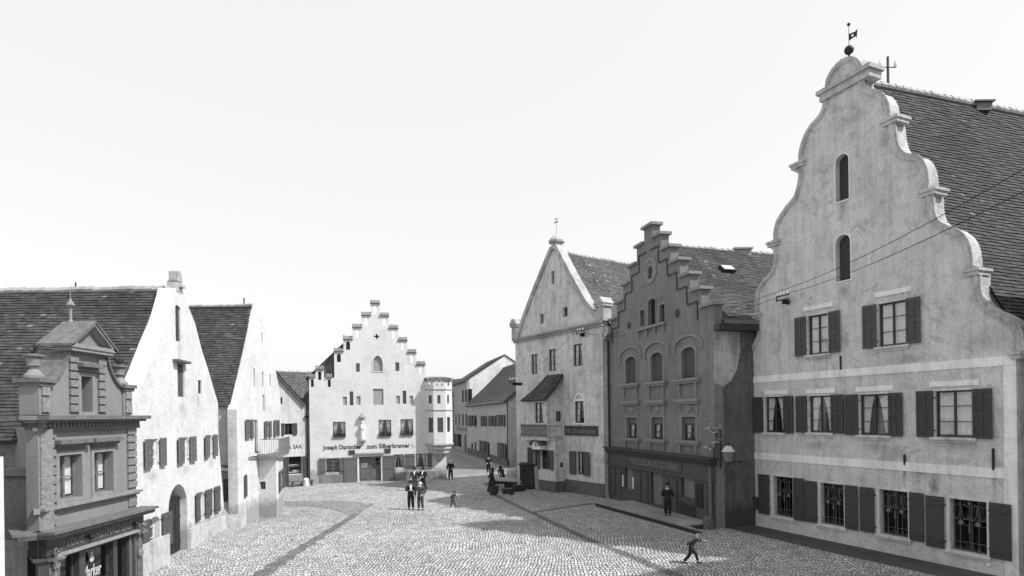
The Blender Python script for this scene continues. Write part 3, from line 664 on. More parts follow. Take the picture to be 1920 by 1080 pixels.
# roof over the corner: iron flower basket ornament on the shop cornice
fw=S.w3(13.25,3.6,.25); P=empty('wrought_iron_ornament',Matrix.Translation(fw),'leafy wrought iron ornament rising from the right end of the shop cornice','ornament')
m=MB()
m.tube([(0,0,-.5),(.05,0,.3),(.25,0,.75),(.1,0,1.15),(-.15,0,1.35)],[.04,.04,.035,.03,.02],6)
m.tube([(.35,0,-.6),(.38,0,.3),(.4,0,1.3)],[.05,.05,.03],6); m.tube([(.05,0,.3),(-.2,0,.55),(-.3,0,.3)],.025,5); m.build('stem',IRON,P)
m=MB()
for k in range(46):
    a=random.uniform(0,6.28); c=random.choice([(-.2,0,1.3),(.1,0,1.25),(.35,0,1.4),(-.3,0,.35),(.2,0,.75),(.0,0,1.5)]); q=[c[i]+random.uniform(-.12,.12) for i in range(3)]
    m.T=Matrix.Translation(q)@Matrix.Rotation(a,4,'Z')@Matrix.Rotation(random.uniform(-1,1),4,'X'); s=random.uniform(.06,.13); m.quad((-s,-s*.5,0),(s,-s*.4,.03),(s*.8,s*.5,.05),(-s*.7,s*.5,0))
m.tube([(0,0,.3),(-.2,0,1.3)],.01,4); m.build('leaves',flat('pale_leaves',.38,.6,.6,10),P)
sb=bracket(S,1141,637,1.1,'iron insulator bracket at the left edge of the dark stepped-gable house, on a tall pipe',.4,n=3)
# ================================================================ PINNACLED GABLE HOUSE (fifth)
F5=Fr(gnd(1055,921),gnd(1130,933)); P5=plaster('plaster_pinnacle',.58,.18,.75,.4,1.3,.45,spots=[SP(F5,1087,700,.5,.5,.4),SP(F5,1018,640,.4,.6,.35),SP(F5,1038,560,.5,1.0,.45),SP(F5,1060,610,.4,.5,.4),SP(F5,1120,640,.7,1.0,.4),SP(F5,1010,740,.8,.8,.35),SP(F5,1050,880,1.0,1.0,.4)]); PLN=plaster('plinth_dark',.13,.3,.6,.3,1.5)
H=empty('tall_gable_house',F5.M,'tall weathered house with a plain pointed gable and corner pinnacles, beside the alley','house')
holes=[]; uL,uR=-6.25,4.75; uc=-.72
K=dict(holes=holes)
out=[(uL,0),(uR,0),(uR,12.1)]
gl=[(-6.0,12.2),(-4.9,13.9),(-3.4,15.8),(-1.6,17.9),(-1.0,18.55)]; gr=[(-.3,18.55),(.4,17.5),(1.6,15.8),(3.0,13.9),(4.3,12.6),(4.75,12.5)]
out=[(uL,0),(uR,0)]+gr[::-1]+gl[::-1]+[(uL,12.2)]
winpx(H,F5,1033.7,1039,508,533,cols=1,rows=1,**K); winpx(H,F5,1013,1019,589,607,cols=1,rows=1,**K); winpx(H,F5,1055.5,1064,576,594,cols=1,rows=1,**K)
winpx(H,F5,996,1008,664,701,cols=2,rows=2,cur='full',rec=.12,**K); winpx(H,F5,1029,1043,655,695,cols=2,rows=3,cur='full',rec=.12,**K); winpx(H,F5,1075,1092,645,686,cols=2,rows=3,cur='tied',rec=.12,**K)
winpx(H,F5,1078,1096,751,793,cols=2,rows=3,cur='tied',rec=.1,arch=TRIM,archw=.1,**K)
winpx(H,F5,1082,1095,847,890,(1070,1081),(1096,1108),cols=2,rows=3,cur='tied',ss='panel',sm=SHM,rec=.15,**K)
wallpart(H,F5,out,holes,P5,.45)
u,v=F5.at(1087,743); m=MB(); m.wall([(u-.6,v-.35)]+[(u-.6*math.cos(math.pi*t/8),v-.3+.55*math.sin(math.pi*t/8)) for t in range(9)]+[(u+.6,v-.35)],[[(u-.45,v-.3)]+[(u-.45*math.cos(math.pi*t/8),v-.28+.4*math.sin(math.pi*t/8)) for t in range(9)]],-.01,.06); m.build('window_hood',TRIM,H,F5.M)
m=MB(); m.box(uL-.1,uR+.1,11.75,11.95,-.02,.16); m.box(uL-.15,uR+.15,11.95,12.1,-.02,.26); m.build('cornice',plaster('cornice_grey',.3,.3,.6,.3),H,F5.M)
m=MB(); m.box(.02,uR+.02,0.0,.95,-.02,.05); m.build('plinth',PLN,H,F5.M)
def strip(pts,sg,mat,i=.32,w0=-.6,w1=.12,nm='coping'):
    m=MB(); pr=None
    for k,q in enumerate(pts):
        a=Vector(pts[max(0,k-1)]);b=Vector(pts[min(len(pts)-1,k+1)]);d=(b-a).normalized(); n_=Vector((-d.y,d.x))*sg; p=Vector(q)
        x=p+n_*.04; y=p-n_*i; cur=[m.p(x.x,x.y,w0),m.p(x.x,x.y,w1),m.p(y.x,y.y,w1),m.p(y.x,y.y,w0)]
        if pr:
            for j in range(4): m.face(pr[j],pr[(j+1)%4],cur[(j+1)%4],cur[j])
        else: m.face(*cur)
        pr=cur
    m.face(*pr[::-1]); return m.build(nm,mat,H,F5.M)
CP5=plaster('coping_five',.42,.3,.8,.4,1.4,.3)
strip(gl,1,CP5); strip(gr[::-1],-1,CP5)
m=MB()
m.T=Matrix(((1,0,0,uc+.05),(0,0,1,0),(0,1,0,-.25),(0,0,0,1))); m.lathe([(.5,18.25),(.42,18.5),(.4,18.7),(.62,18.8),(.62,18.95),(.4,19.2),(.14,19.4),(.04,19.45)],n=10); m.build('pinnacle',CP5,H,F5.M)
m=MB(); T=Matrix(((1,0,0,uc+.05),(0,0,1,0),(0,1,0,-.25),(0,0,0,1))); m.T=T; m.lathe([(.015,19.4),(.01,20.7)],n=5); m.T=T; m.box(-.22,.22,-.02,.02,20.35,20.42); m.box(-.13,.13,-.02,.02,20.6,20.66); m.build('finial_cross',IRON,H,F5.M)
for uu,hh in ((uL-.05,12.1),(uR-.2,12.1)):
    m=MB(); m.box(uu-.35,uu+.45,hh,hh+1.0,-.6,.1); m.box(uu-.45,uu+.55,hh+1.0,hh+1.2,-.7,.2); m.prism([(uu-.5,hh+1.2),(uu+.6,hh+1.2),(uu+.25,hh+1.65),(uu-.15,hh+1.65)],-.75,.25); m.build('gable_pinnacle',CP5,H,F5.M)
m=MB(); m.box(uR-.0,uR+.5,11.2,11.7,-1.2,-.05); m.prism([(uR,10.7),(uR+.45,11.2),(uR,11.2)],-1.2,-.06); m.build('corbel',CP5,H,F5.M)
# bay with tiled lean-to roof
def side_w(F,u0,px,py):
    lo,hi=0,6
    for _ in range(40):
        w=(lo+hi)/2; a=F.w3(u0,3,w); 
        x=a.x;z=a.z-EYE;X=cr*x-sr*z; p=CX+FOC*X/a.y
        if p>px: lo=w
        else: hi=w
    return w
wb=side_w(F5,0,1025.5,770); uB=F5.at(977,780,wb)[0]; FB=Fr(F5.xy(uB,wb),F5.xy(0,wb)); FS=Fr(F5.xy(0,wb),F5.xy(0,0)); FB0v=FB.at(1015,822)[1]; print('v0b',FB0v)
hb=[];K2=dict(holes=hb,fm=FRD); v0b=FB0v; vtop=F5.at(1026,742,wb)[1]
winpx(H,FB,1003,1018,755,793,cols=2,rows=3,cur='tied',rec=.1,**K2)
LB=FB.L
wallpart(H,FB,[(0,v0b),(LB,v0b),(LB,vtop),(0,vtop)],hb,P5,.25,'bay_wall')
hs=[]; r=FS.R(1042.5,1052,771,790); window(H,FS,r,cols=1,rows=2,holes=hs,rec=.08)
wallpart(H,FS,[(.26,v0b),(FS.L-.02,v0b),(FS.L-.02,vtop+1.6),(.26,vtop)],hs,P5,.2,'bay_side')
m=MB(); m.box(0,LB,v0b-.15,v0b-.002,-wb+.02,0.03); m.build('bay_floor',P5,H,FB.M)
roof(H,FB.w3(LB*.25-.3,vtop-.25,.4),FB.w3(LB+.35,vtop-.25,.4),FB.w3(LB+.3,vtop+1.65,-wb+.05),FB.w3(LB*.25+.8,vtop+1.65,-wb+.05),rooftile('tiles_bay',.06),course=.26,seg=.5)
r=FB.R(978,1025,798,815); m=MB(); m.box(r[0],r[2],r[1],r[3],.005,.08); m.build('sign_board',flat('signboard_plain',.14,.6,.3,4),H,FB.M)
m=MB(); m.box(r[0]-.05,r[2]+.05,r[3],r[3]+.08,.005,.14); m.box(r[0]-.05,r[2]+.05,r[1]-.1,r[1],.005,.12); m.build('sign_moulding',PLN,H,FB.M)
r2=FS.R(1027,1053,798,815); m=MB(); m.box(.03,FS.L-.05,r[3],r[3]+.1,.003,.1); m.box(.03,FS.L-.05,r[1]-.12,r[1],.003,.08); m.islands('sign_moulding',P5,H,FS.M)
r=F5.R(1060,1122,798.5,816.5); m=MB(); m.box(r[0],r[2],r[1],r[3],.005,.08); m.box(r[0],r[2],r[3]-.1,r[3],.08,.12); m.box(r[0],r[2],r[1],r[1]+.06,.08,.11); so=m.build('sign_board',flat('signboard_dark',.05,.6,.3,4),H,F5.M)
text_mesh(so,F5,'Nl. Chrukkmaten',(r[0]+.2,r[1]+.15,r[2]-.2,r[3]-.2),flat('sign_faded',.16,.7),.09)
# ground floor bay (less deep)
wg=side_w(F5,.35,1041,900); FG=Fr(F5.xy(uB,wg),F5.xy(.35,wg)); FGS=Fr(F5.xy(.35,wg),F5.xy(.35,0))
hg=[];K3=dict(holes=hg,fm=FRD); 
winpx(H,FG,1014,1032,844,880,(1009,1013),(1033,1039),cols=2,rows=3,ss='panel',sm=SHM,rec=.15,**K3)
winpx(H,FG,1000.5,1007.5,840,895,(991,1000),None,cols=1,rows=2,ss='panel',sm=SHD,rec=.2,name='door',fill='plank',**K3)
wallpart(H,FG,[(0,0),(FG.L,0),(FG.L,v0b-.16),(0,v0b-.16)],hg,P5,.25,'bay_wall')
hs=[]; rr=FGS.R(1050.5,1056.5,867,876); window(H,FGS,rr,cols=1,rows=1,holes=hs,rec=.1)
wallpart(H,FGS,[(.26,0),(FGS.L-.02,0),(FGS.L-.02,v0b-.16),(.26,v0b-.16)],hs,P5,.2,'bay_side')
m=MB(); m.box(FG.L*.35,FG.L+.04,0,.8,.002,.06); m.build('plinth',PLN,H,FG.M)
m=MB(); m.box(.0,FGS.L-.06,0,.8,.002,.05); m.build('plinth',PLN,H,FGS.M)
# little hooded dormer over the door
r=FG.R(1008,1024,830,842); m=MB(); c=(r[0]+r[2])/2; w_=(r[2]-r[0])/2
pr=[(c-w_,r[1])]+[(c-w_*math.cos(math.pi*t/8),r[1]+.3+w_*.6*math.sin(math.pi*t/8)) for t in range(9)]+[(c+w_,r[1])]
m.wall(pr,[[(c-.12,r[1]+.15),(c+.12,r[1]+.15),(c+.12,r[1]+.6),(c-.12,r[1]+.6)]],.05,.55); m.build('door_hood',TRIM,H,FG.M)
m=MB(); pp=[(c-(w_+.12)*math.cos(math.pi*t/8),r[1]+.3+(w_*.6+.1)*math.sin(math.pi*t/8)) for t in range(9)]; qq=[(c-(w_+.02)*math.cos(math.pi*t/8),r[1]+.3+(w_*.6+.01)*math.sin(math.pi*t/8)) for t in range(9)]
m.wall(pp+qq[::-1],[],-.05,.75); m.build('hood_roof',flat('hood_tiles',.1,.85,.4,10),H,FG.M)
ev=11.6; rv=18.15; dp=19; TH=rooftile('tiles_light',.1)
r0=F5.w3(uc,rv,-.55);r1=rback(F5,uc,rv,-.55,dp,1.75)
roof(H,F5.w3(uR+.4,ev,-.55),F5.w3(uR+.4,ev,-dp),r1,r0,TH,course=.165,seg=.4); roof(H,F5.w3(uL-.3,ev,-dp),F5.w3(uL-.3,ev,-.55),r0,r1,TH,course=.7,seg=2)
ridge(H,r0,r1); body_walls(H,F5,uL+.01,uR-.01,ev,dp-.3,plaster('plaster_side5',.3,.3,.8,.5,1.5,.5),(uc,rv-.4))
hb5=bracket(F5,1096,626,.9,'small insulator bracket under the cornice of the tall pointed-gable house, towards its right corner',.4,n=3)
ha5=bracket(FB,979,718,1.0,'insulator cross-arm sticking out beside the alley, at the left edge of the tall pointed-gable house',.9,n=3)

# ================================================================ ALLEY HOUSES
F6=Fr(gnd(877,850),gnd(955,876)); P6=plaster('plaster_alley',.42,.15,.45,.4,1.0,.2,foot=.0)
H=empty('long_alley_house',F6.M,'low two-storey house with a steep tiled roof and dark shutters, right side of the alley','house')
holes=[];L6=F6.L;K=dict(holes=holes,ss='panel',sm=SHM,rec=.12)
for a,b,c,d,l,r_ in ((883,889,779,799,(878,883),(889,894)),(905,910,780,799,(902.5,905),(910,913)),(921,927,780,799,(917.5,921),(927,931)),(938,943.5,778,799,(933,938),(943.5,948))): winpx(H,F6,a,b,c,d,l,r_,cols=2,rows=2,**K)
for a,b,c,d,l,r_ in ((908.5,914,828,854,(905,908.5),(914,918)),(940.5,946,831,859,(936,940.5),(946,951))): winpx(H,F6,a,b,c,d,l,r_,cols=2,rows=3,**K)
winpx(H,F6,883.5,887,831,846,cols=1,rows=2,**K); winpx(H,F6,889.5,893,829,849,cols=1,rows=2,**K)
r=F6.R(898.5,903.5,826,862); window(H,F6,(r[0],.05,r[2],r[3]),fill='plank',name='door',holes=holes,rec=.15)
ev=F6.at(915,756)[1]
wallpart(H,F6,[(0,0),(L6,0),(L6,ev),(0,ev)],holes,P6,.4)
m=MB(); m.box(.02,L6-.02,0,.85,.004,.05); m.build('plinth',PLN,H,F6.M)
G7=Fr(F6.xy(0,0),F6.xy(0,-14)); a=G7.at(944,690); print('H6 ridge',a)
ru,rv=a; ru=min(max(ru,4),9); roof(H,F6.w3(-.1,ev-.1,.45),F6.w3(L6+.15,ev-.1,.45),F6.w3(L6+.1,rv,-ru),F6.w3(-.1,rv,-ru),rooftile('tiles_alley',.07),course=.32,seg=.6)
ridge(H,F6.w3(-.1,rv,-ru),F6.w3(L6+.1,rv,-ru)); roof(H,F6.w3(L6+.1,ev,-2*ru),F6.w3(-.1,ev,-2*ru),F6.w3(-.1,rv,-ru),F6.w3(L6+.1,rv,-ru),TH,course=.8,seg=2)
sd=F6.side(L6,2*ru); m=MB(); m.wall([(.41,0),(2*ru,0),(2*ru,ev),(ru,rv-.2),(.41,ev)],[],-.3,0); m.build('gable_wall',P6,H,sd.M)
m=MB(); m.tube([(L6-.15,.2,.12),(L6-.15,ev-.2,.12)],.06,6); m.build('downpipe',IRON,H,F6.M)
m=MB(); m.tube([(-.1,ev-.08,.52),(L6+.1,ev-.08,.52)],.08,6); m.build('gutter',LEAD,H,F6.M)
# taller house behind, white gable
L7=-F6.at(852,840)[0]; F7=Fr(F6.xy(-L7,0),F6.xy(-.02,0)); H=empty('white_gable_town_house',F7.M,'narrow three-storey alley house whose bare white gable rises above the low tiled roof','house')
ev7=F7.at(877,712)[1]; a=G7.at(946,666); print('H7 ridge',a,L7,ev7); ru7=min(max(a[0],4),12); rv7=a[1]
holes=[];K=dict(holes=holes,rec=.12)
for a,b in ((866,869.5),(871.5,875.5)): winpx(H,F7,a,b,731,754,cols=1,rows=2,**K)
for a,b in ((853.5,856),(859.5,862),(866.5,869.5),(872.5,875.5)): winpx(H,F7,a,b,776,798,cols=1,rows=2,**K)
winpx(H,F7,856,865,814,838,cols=2,rows=2,fm=FRM,holes=holes,rec=.12,L=(853.5,855.5)); winpx(H,F7,871,874.5,815,851,fill='plank',name='door',**K)
wallpart(H,F7,[(0,0),(F7.L,0),(F7.L,ev7),(0,ev7)],holes,plaster('plaster_alley2',.34,.15,.4,.4,1,.2),.4)
r=F7.R(857,875,801,808); m=MB(); m.box(r[0],r[2],r[1],r[3],.003,.08); m.build('sign_board',FRM,H,F7.M)
g=F7.side(F7.L,ru7*2); m=MB(); m.wall([(.41,0),(2*ru7,0),(2*ru7,ev7),(ru7,rv7),(.41,ev7+(rv7-ev7)*.41/ru7)],[],-.35,-.003); m.build('gable_wall',plaster('plaster_white_gable',.72,.2,.5,.2,1,.3),H,g.M)
roof(H,F7.w3(0,ev7-.1,.4),F7.w3(F7.L+.1,ev7-.1,.4),F7.w3(F7.L+.1,rv7+.15,-ru7),F7.w3(0,rv7+.15,-ru7),TH,course=.35,seg=.6); roof(H,F7.w3(F7.L+.1,ev7,-2*ru7),F7.w3(0,ev7,-2*ru7),F7.w3(0,rv7+.15,-ru7),F7.w3(F7.L+.1,rv7+.15,-ru7),TH,course=.8,seg=2)
# house closing the alley behind the oriel
FE=Fr((F7.xy(-8,4.2)),(F7.xy(-1.0,.0)))
H=empty('far_alley_house',FE.M,'far plain house just visible between the crenellated oriel and the alley','house')
hE=[]; 
for k in range(3):
    for vv in (1.2,4.2,7.0): window(H,FE,(1.2+k*2.2,vv,2.0+k*2.2,vv+1.4),holes=hE,rec=.12,cols=2,rows=2)
evE=9.6; wallpart(H,FE,[(0,0),(FE.L,0),(FE.L,evE),(0,evE)],hE,plaster('plaster_alley3',.25,.15,.4,.4),.35)
roof(H,FE.w3(-.3,evE-.1,.4),FE.w3(FE.L+.2,evE-.1,.4),FE.w3(FE.L,evE+3,-4),FE.w3(0,evE+3,-4),rooftile('tiles_far',.085),course=.35,seg=.7)
body_walls(H,FE,0,FE.L,evE,8,plaster('plaster_alley3',.25),(FE.L/2,evE+2.6))
u_,v_=F7.at(858,745); sg=empty('hanging_sign',F7.M@Matrix.Translation((1.0,v_-1.2,1.2)),'ornate hanging sign on an iron triangle above the alley, left of the white-gabled house','sign')
m=MB(); m.tube([(0,1.5,0),(0,.3,-.45),(0,.3,.45),(0,1.5,0)],.03,5); m.tube([(0,1.5,0),(0,2.1,0)],.03,5); m.tube([(0,1.5,0),(0,1.5,-1.2)],.03,5); m.build('frame',IRON,sg)
m=MB(); m.lathe([(.05,-.1),(.35,0),(.35,.12),(.05,.2)],(0,.05,0),10,'y'); m.build('emblem',FRM,sg)
# small white house between alley house and the tall gable
FW=Fr(F6.xy(L6+.3,-1.5),F6.xy(L6+4.2,-.6)); H=empty('white_yard_house',FW.M,'small whitewashed house with a dark doorway squeezed beside the tall pointed-gable house','house')
hh=[]; r=FW.R(963.5,972,826,880); window(H,FW,(r[0],.05,r[2],r[3]),fill='plank',name='door',holes=hh,rec=.25,fm=SHD)
vl=FW.at(960,739)[1]
wallpart(H,FW,[(0,0),(FW.L,0),(FW.L,vl+1.8),(0,vl)],hh,plaster('plaster_white_yard',.68,.2,.5,.3,1,.3),.35)
body_walls(H,FW,0,FW.L,vl-.2,6,plaster('plaster_white_yard',.68))
m=MB(); m.quad((-.2,vl,.3),(FW.L,vl+1.9,.3),(FW.L,vl+1.9,-6),(-.2,vl,-6)); m.quad((-.2,vl-.12,.3),(-.2,vl-.12,-6),(FW.L,vl+1.78,-6),(FW.L,vl+1.78,.3)); m.quad((-.2,vl-.12,.3),(FW.L,vl+1.78,.3),(FW.L,vl+1.9,.3),(-.2,vl,.3)); m.build('roof',flat('hood_tiles',.1),H,FW.M)
m=MB(); m.box(r[0]-.3,r[2]+.5,r[3]+.1,r[3]+.22,.0,.8); m.build('canopy',WOOD,H,FW.M)

# ================================================================ SILVER MERCHANT HOUSE (stepped merlons, oriel)
FK=Fr(gnd(582,907.6),gnd(838,897)); PK=plaster('plaster_silver',.64,.1,.25,.08,.8,.15,foot=.75)
H=empty('merlon_gable_house',FK.M,'white house with an arcaded stepped gable and corner oriel, at the square\'s far end','house')
holes=[];K=dict(holes=holes,fm=FRM)
ctr=[(703.6,569.5),(722.2,592.5),(739.6,615),(756.3,637),(773,660.5),(789.6,684)]
cu,cv=zip(*[FK.at(x,y) for x,y in ctr]); print('steps',[round(x,2) for x in cu],[round(x,2) for x in cv])
c0=cu[0]; du=.80; tops=[cv[0]-(cv[0]-cv[5])*k/5 for k in range(6)]
out=[(0,0),(11.95,0),(11.95,9.7)]
rt=[];hwm=du/2
for k in range(5,-1,-1): rt+=[(c0+hwm+du*k,tops[k]),(c0+hwm+du*(k-1),tops[k])] if k else [(c0+hwm,tops[0])]
lt=[(c0-hwm,tops[0])]
for k in range(1,5): lt+=[(c0-hwm-du*(k-1),tops[k]),(c0-hwm-du*k,tops[k])]
xl4=c0-hwm-du*4
# corner merlons left: low, high, low
a=FK.at(610,708)[1]; b=FK.at(596,693)[1]; xs=[0.0,.55,1.25,xl4]
lt+=[(xl4,a),(xs[2],a),(xs[2],b),(xs[1],b),(xs[1],a),(xs[0],a)]
x5=c0+hwm+du*5
out=[(0,0),(11.95,0),(11.95,tops[5]-1.0),(x5,tops[5]-1.0)]+rt+lt
def merl(cx,top,w=.17,h=.78):
    holes.append(shape((cx-w,top-h-.12,cx+w,top-.14),'pointed'))
for k in range(6):
    merl(c0+du*k,tops[k]); 
    if 0<k<5: merl(c0-du*k,tops[k])
merl(xs[1]/2,a,.12,.7); merl((xs[1]+xs[2])/2,b,.14); merl((xs[2]+xl4)/2,a,.12,.7)
winpx(H,FK,611.5,637,859,886,(597,611),(638,648),cols=2,rows=4,grille=False,ss='board',sm=SHG,rec=.12,**K)
winpx(H,FK,737.5,757,852,877,None,(759,778),cols=2,rows=2,cur='tied',ss='board',sm=SHG,rec=.12,**K)
winpx(H,FK,779.5,799,850.5,875.5,None,(801,810),cols=2,rows=2,cur='tied',ss='board',sm=SHG,rec=.12,**K)
for a_,b_,c_,d_ in ((624.5,648,791,820),(710,733.5,787,818),(751,774.5,786,816)):
    o_=winpx(H,FK,a_,b_,c_,d_,cols=2,rows=2,cur='tied',rec=.1,**{**K,'fm':FRD})
    r=FK.R(a_,b_,c_,d_)
    m=MB(); m.box(r[0]+.03,r[2]-.03,r[1]-.02,r[1]+.14,-.08,.12); m.build('flower_box',SHD,o_,FK.M)
    m=MB()
    m.tube([(r[0],r[1]+.15,.1),(r[2],r[1]+.15,.1)],.02,4)
    for k in range(90):
        q=(random.uniform(r[0],r[2]),r[1]+.16+abs(random.gauss(0,.14)),random.uniform(-.05,.16)); s=random.uniform(.03,.07); m.T=Matrix.Translation(q)@Matrix.Rotation(random.uniform(0,6),4,(random.random(),1,random.random())); m.quad((-s,-s,0),(s,-s,0),(s,s,0),(-s,s,0))
    m.build('geraniums',flat('leaves_dark',.07,.7,.6,20),o_,FK.M)
for a_,b_,c_,d_ in ((655.7,662.5,734,760),(755,762,732.5,757),(667.6,674.6,681,697),(741.3,748.8,679.5,695.5)): winpx(H,FK,a_,b_,c_,d_,cols=1,rows=1,rec=.2,**{**K,'fm':FRD})
NG=flat('niche_grey',.3,.8,.2,6)
for a_,b_,c_,d_ in ((643,650.5,744,759.5),(668.5,676,743,759),(743.3,750,742,757),(768,774.8,742,757)): winpx(H,FK,a_,b_,c_,d_,fill='blank',holes=holes,fm=NG,rec=.1,name='blind_niche')
winpx(H,FK,699.5,719,729,759,fill='plank',holes=holes,fm=NG,rec=.1,name='loft_shutter'); winpx(H,FK,699,717.5,667,696.5,kind='pointed',fill='plank',holes=holes,fm=NG,rec=.16,arch=PK,archw=.07)
u,v=FK.at(706.3,630.7); s=.07; qf=[(u-s,v-.22),(u+s,v-.22),(u+s,v-s),(u+.22,v-s),(u+.22,v+s),(u+s,v+s),(u+s,v+.22),(u-s,v+.22),(u-s,v+s),(u-.22,v+s),(u-.22,v-s),(u-s,v-s)]
window(H,FK,(u-.25,v-.25,u+.25,v+.25),holes=None,fill='blank',fm=DARK,rec=.3,name='cross_opening'); holes.append(qf)
# door
r=FK.R(673.5,714.5,856,904); rd=(r[0],.03,r[2],FK.at(694,856)[1]); holes.append(shape(rd))
m=MB(); m.box(rd[0],rd[2],.03,1.15,-.35,-.3); m.box(rd[0],rd[0]+.1,1.15,rd[3],-.34,-.29); m.box(rd[2]-.1,rd[2],1.15,rd[3],-.34,-.29); c=(rd[0]+rd[2])/2; m.box(c-.13,c+.13,1.15,rd[3],-.34,-.28); m.box(rd[0],rd[2],rd[3]-.15,rd[3],-.34,-.29)
m.box(rd[0],rd[2],1.7,1.76,-.34,-.3)
for x in (rd[0]+.15,c+.1): m.box(x,x+.7,.25,1.0,-.3,-.27)
do=m.build('door',SHG,H,FK.M)
m=MB(); m.face(*[m.p(x,y,-.32) for x,y in ((rd[0],1.15),(rd[2],1.15),(rd[2],rd[3]),(rd[0],rd[3]))]); m.build('pane',G,do,FK.M)
m=MB(); m.box(rd[0]-.2,rd[2]+.2,0,rd[3]+.3,-1.2,-1.1); m.build('unlit_room_panel',DARK,do,FK.M)  # black panel standing for the unlit interior behind the door glass
m=MB(); m.box(rd[0]+.15,c-.18,1.2,1.65,-.45,-.42); m.build('notice',CUR,do,FK.M)
m=MB(); m.box(rd[0]-.35,rd[2]+.3,rd[3]+.22,rd[3]+.36,-.02,.22); m.build('door_lintel',NG,H,FK.M)
m=MB(); m.box(rd[0]-.16,rd[0],0,rd[3]+.1,-.02,.03); m.box(rd[2],rd[2]+.16,0,rd[3]+.1,-.02,.03); m.box(rd[0],rd[2],rd[3],rd[3]+.1,-.02,.03); m.build('door_frame',TRIM,H,FK.M)
shutter(H,FK,rd[0]-.17,.0+.03,rd[3]-.02,1.12,True,SHG,'panel',.05,'door_leaf'); shutter(H,FK,rd[2]+.17,.05,rd[3]+.05,1.05,False,SHG,'panel',.08,'door_leaf')
wallpart(H,FK,out,holes,PK,.3)
# merlon caps: little tiled saddle roofs
CT=flat('cap_tiles',.16,.85,.5,9)
def mcap(cx,top,w,wz=-.15):
    m=MB(); m.prism([(cx-w-.03,top),(cx+w+.03,top),(cx+w+.03,top+.04),(cx-w-.03,top+.04)],-.42,.12)
    n=4
    for k in range(n):
        x0=cx-w-.03+(2*w+.06)*k/n; x1=x0+(2*w+.06)/n*.86
        m.T=None
        i=[m.p(x0,top+.04,.14),m.p(x1,top+.04,.14),m.p(x1,top+.36,-.15),m.p(x0,top+.36,-.15),m.p(x0,top+.04,-.44),m.p(x1,top+.04,-.44)]
        m.face(i[0],i[1],i[2],i[3]);m.face(i[3],i[2],i[5],i[4]);m.face(i[0],i[3],i[4]);m.face(i[1],i[5],i[2])
    m.build('merlon_cap',CT,H,FK.M)
for k in range(6):
    mcap(c0+du*k,tops[k],hwm)
    if 0<k<5: mcap(c0-du*k,tops[k],hwm)
mcap(xs[1]/2,a,.24); mcap((xs[1]+xs[2])/2,b,.33); mcap((xs[2]+xl4)/2,a,.24)
# dark foot of the wall
m=MB()
for a_,b_,h_ in ((FK.at(600,880)[0],FK.at(647,880)[0],.75),(FK.at(741,880)[0],11.6,.72)): m.box(a_,b_,0,h_,.002,.06)
m.islands('plinth',plaster('plinth_grey',.24,.3,.7,.4,1.3),H,FK.M)
FRK=flat('black_paint',.06,.8,.3,8)
r0=FK.at(605,848);r1=FK.at(766,836); vb=(FK.at(690,843)[1]); 
text_mesh(H,FK,'Joseph Dantscher',(r0[0],vb-.05,FK.at(678,840)[0],vb+.5),FRK,.004,'painted_name',.035,.0,depth=.004)
text_mesh(H,FK,'zum Silberkramer',(FK.at(687,840)[0],vb+.07,FK.at(769,840)[0],vb+.5),FRK,.004,'painted_name',.035,.0,depth=.004)
text_mesh(H,FK,'d...',(FK.at(771,840)[0],vb+.1,FK.at(780,840)[0],vb+.5),flat('paint_faded',.35,.8),.004,'painted_name',.02,.1,depth=.004)
for q in ((654,665.5,844,852),(721,732.5,841,849)):
    r=FK.R(*q); m=MB(); m.box(r[0],r[2],r[1],r[3],.0,.07); m.build('name_plate',SHD,H,FK.M)
# statue on a console
u,v=FK.at(680,826); st=empty('saint_statue',FK.M@Matrix.Translation((u,v,.17))@Matrix.Diagonal((1,1,.62,1))@Matrix.Rotation(-math.pi/2,4,'X'),'pale robed statue under a small canopy on the wall of the white merlon-gabled house','statue')
m=MB(); m.lathe([(.2,0),(.24,.15),(.2,.5),(.23,.85),(.25,1.15),(.2,1.32),(.09,1.42),(.08,1.48),(.13,1.56),(.12,1.7),(.04,1.78)],n=10); m.tube([(.2,-.02,1.2),(.16,-.22,1.0),(0,-.26,.98)],[.08,.06,.05],6); m.lathe([(.02,1.0),(.09,1.05),(.1,1.25),(.07,1.3),(.08,1.38),(.02,1.45)],(-.1,-.22,0),8); m.build('figure',TRIM,st,smooth=True)
m=MB(); m.lathe([(.03,-.38),(.2,-.12),(.32,-.05),(.32,0)],n=8); m.build('console',NG,st)
m=MB(); m.lathe([(.34,2.0),(.36,2.1),(.12,2.35),(.02,2.5)],n=6); m.box(-.04,.04,.0,.3,2.0,2.1); m.build('canopy',NG,st)
# roof of the house
rk=12.9; ek=9.2; dpK=16; r0=FK.w3(3.5,rk,-.5); r1=FK.w3(3.5,rk,-dpK); TK=rooftile('tiles_mid',.085)
roof(H,FK.w3(-.25,ek,-dpK),FK.w3(-.25,ek,-.32),r0,r1,TK,course=.2,seg=.5); roof(H,FK.w3(11.6,ek-.9,-.32),FK.w3(11.6,ek-.9,-dpK),r1,r0,TK,course=.4,seg=.8)
ridge(H,r0,r1); body_walls(H,FK,.01,11.94,ek-.9,dpK-.3,PK,(4,rk-1),th=.3)
m=MB(); m.wall([(-.1,8.4),(11.8,8.3),(3.5,rk-.15),(-.1,ek-.15)],[],-.62,-.5); m.build('attic_wall',plaster('attic_grey',.14,.3,.8,.3),H,FK.M)
m=MB(); m.tube([FK.w3(3.0,11,-2),FK.w3(3.0,13.3,-2)],.05,6); m.build('roof_spike',IRON,H,ID)
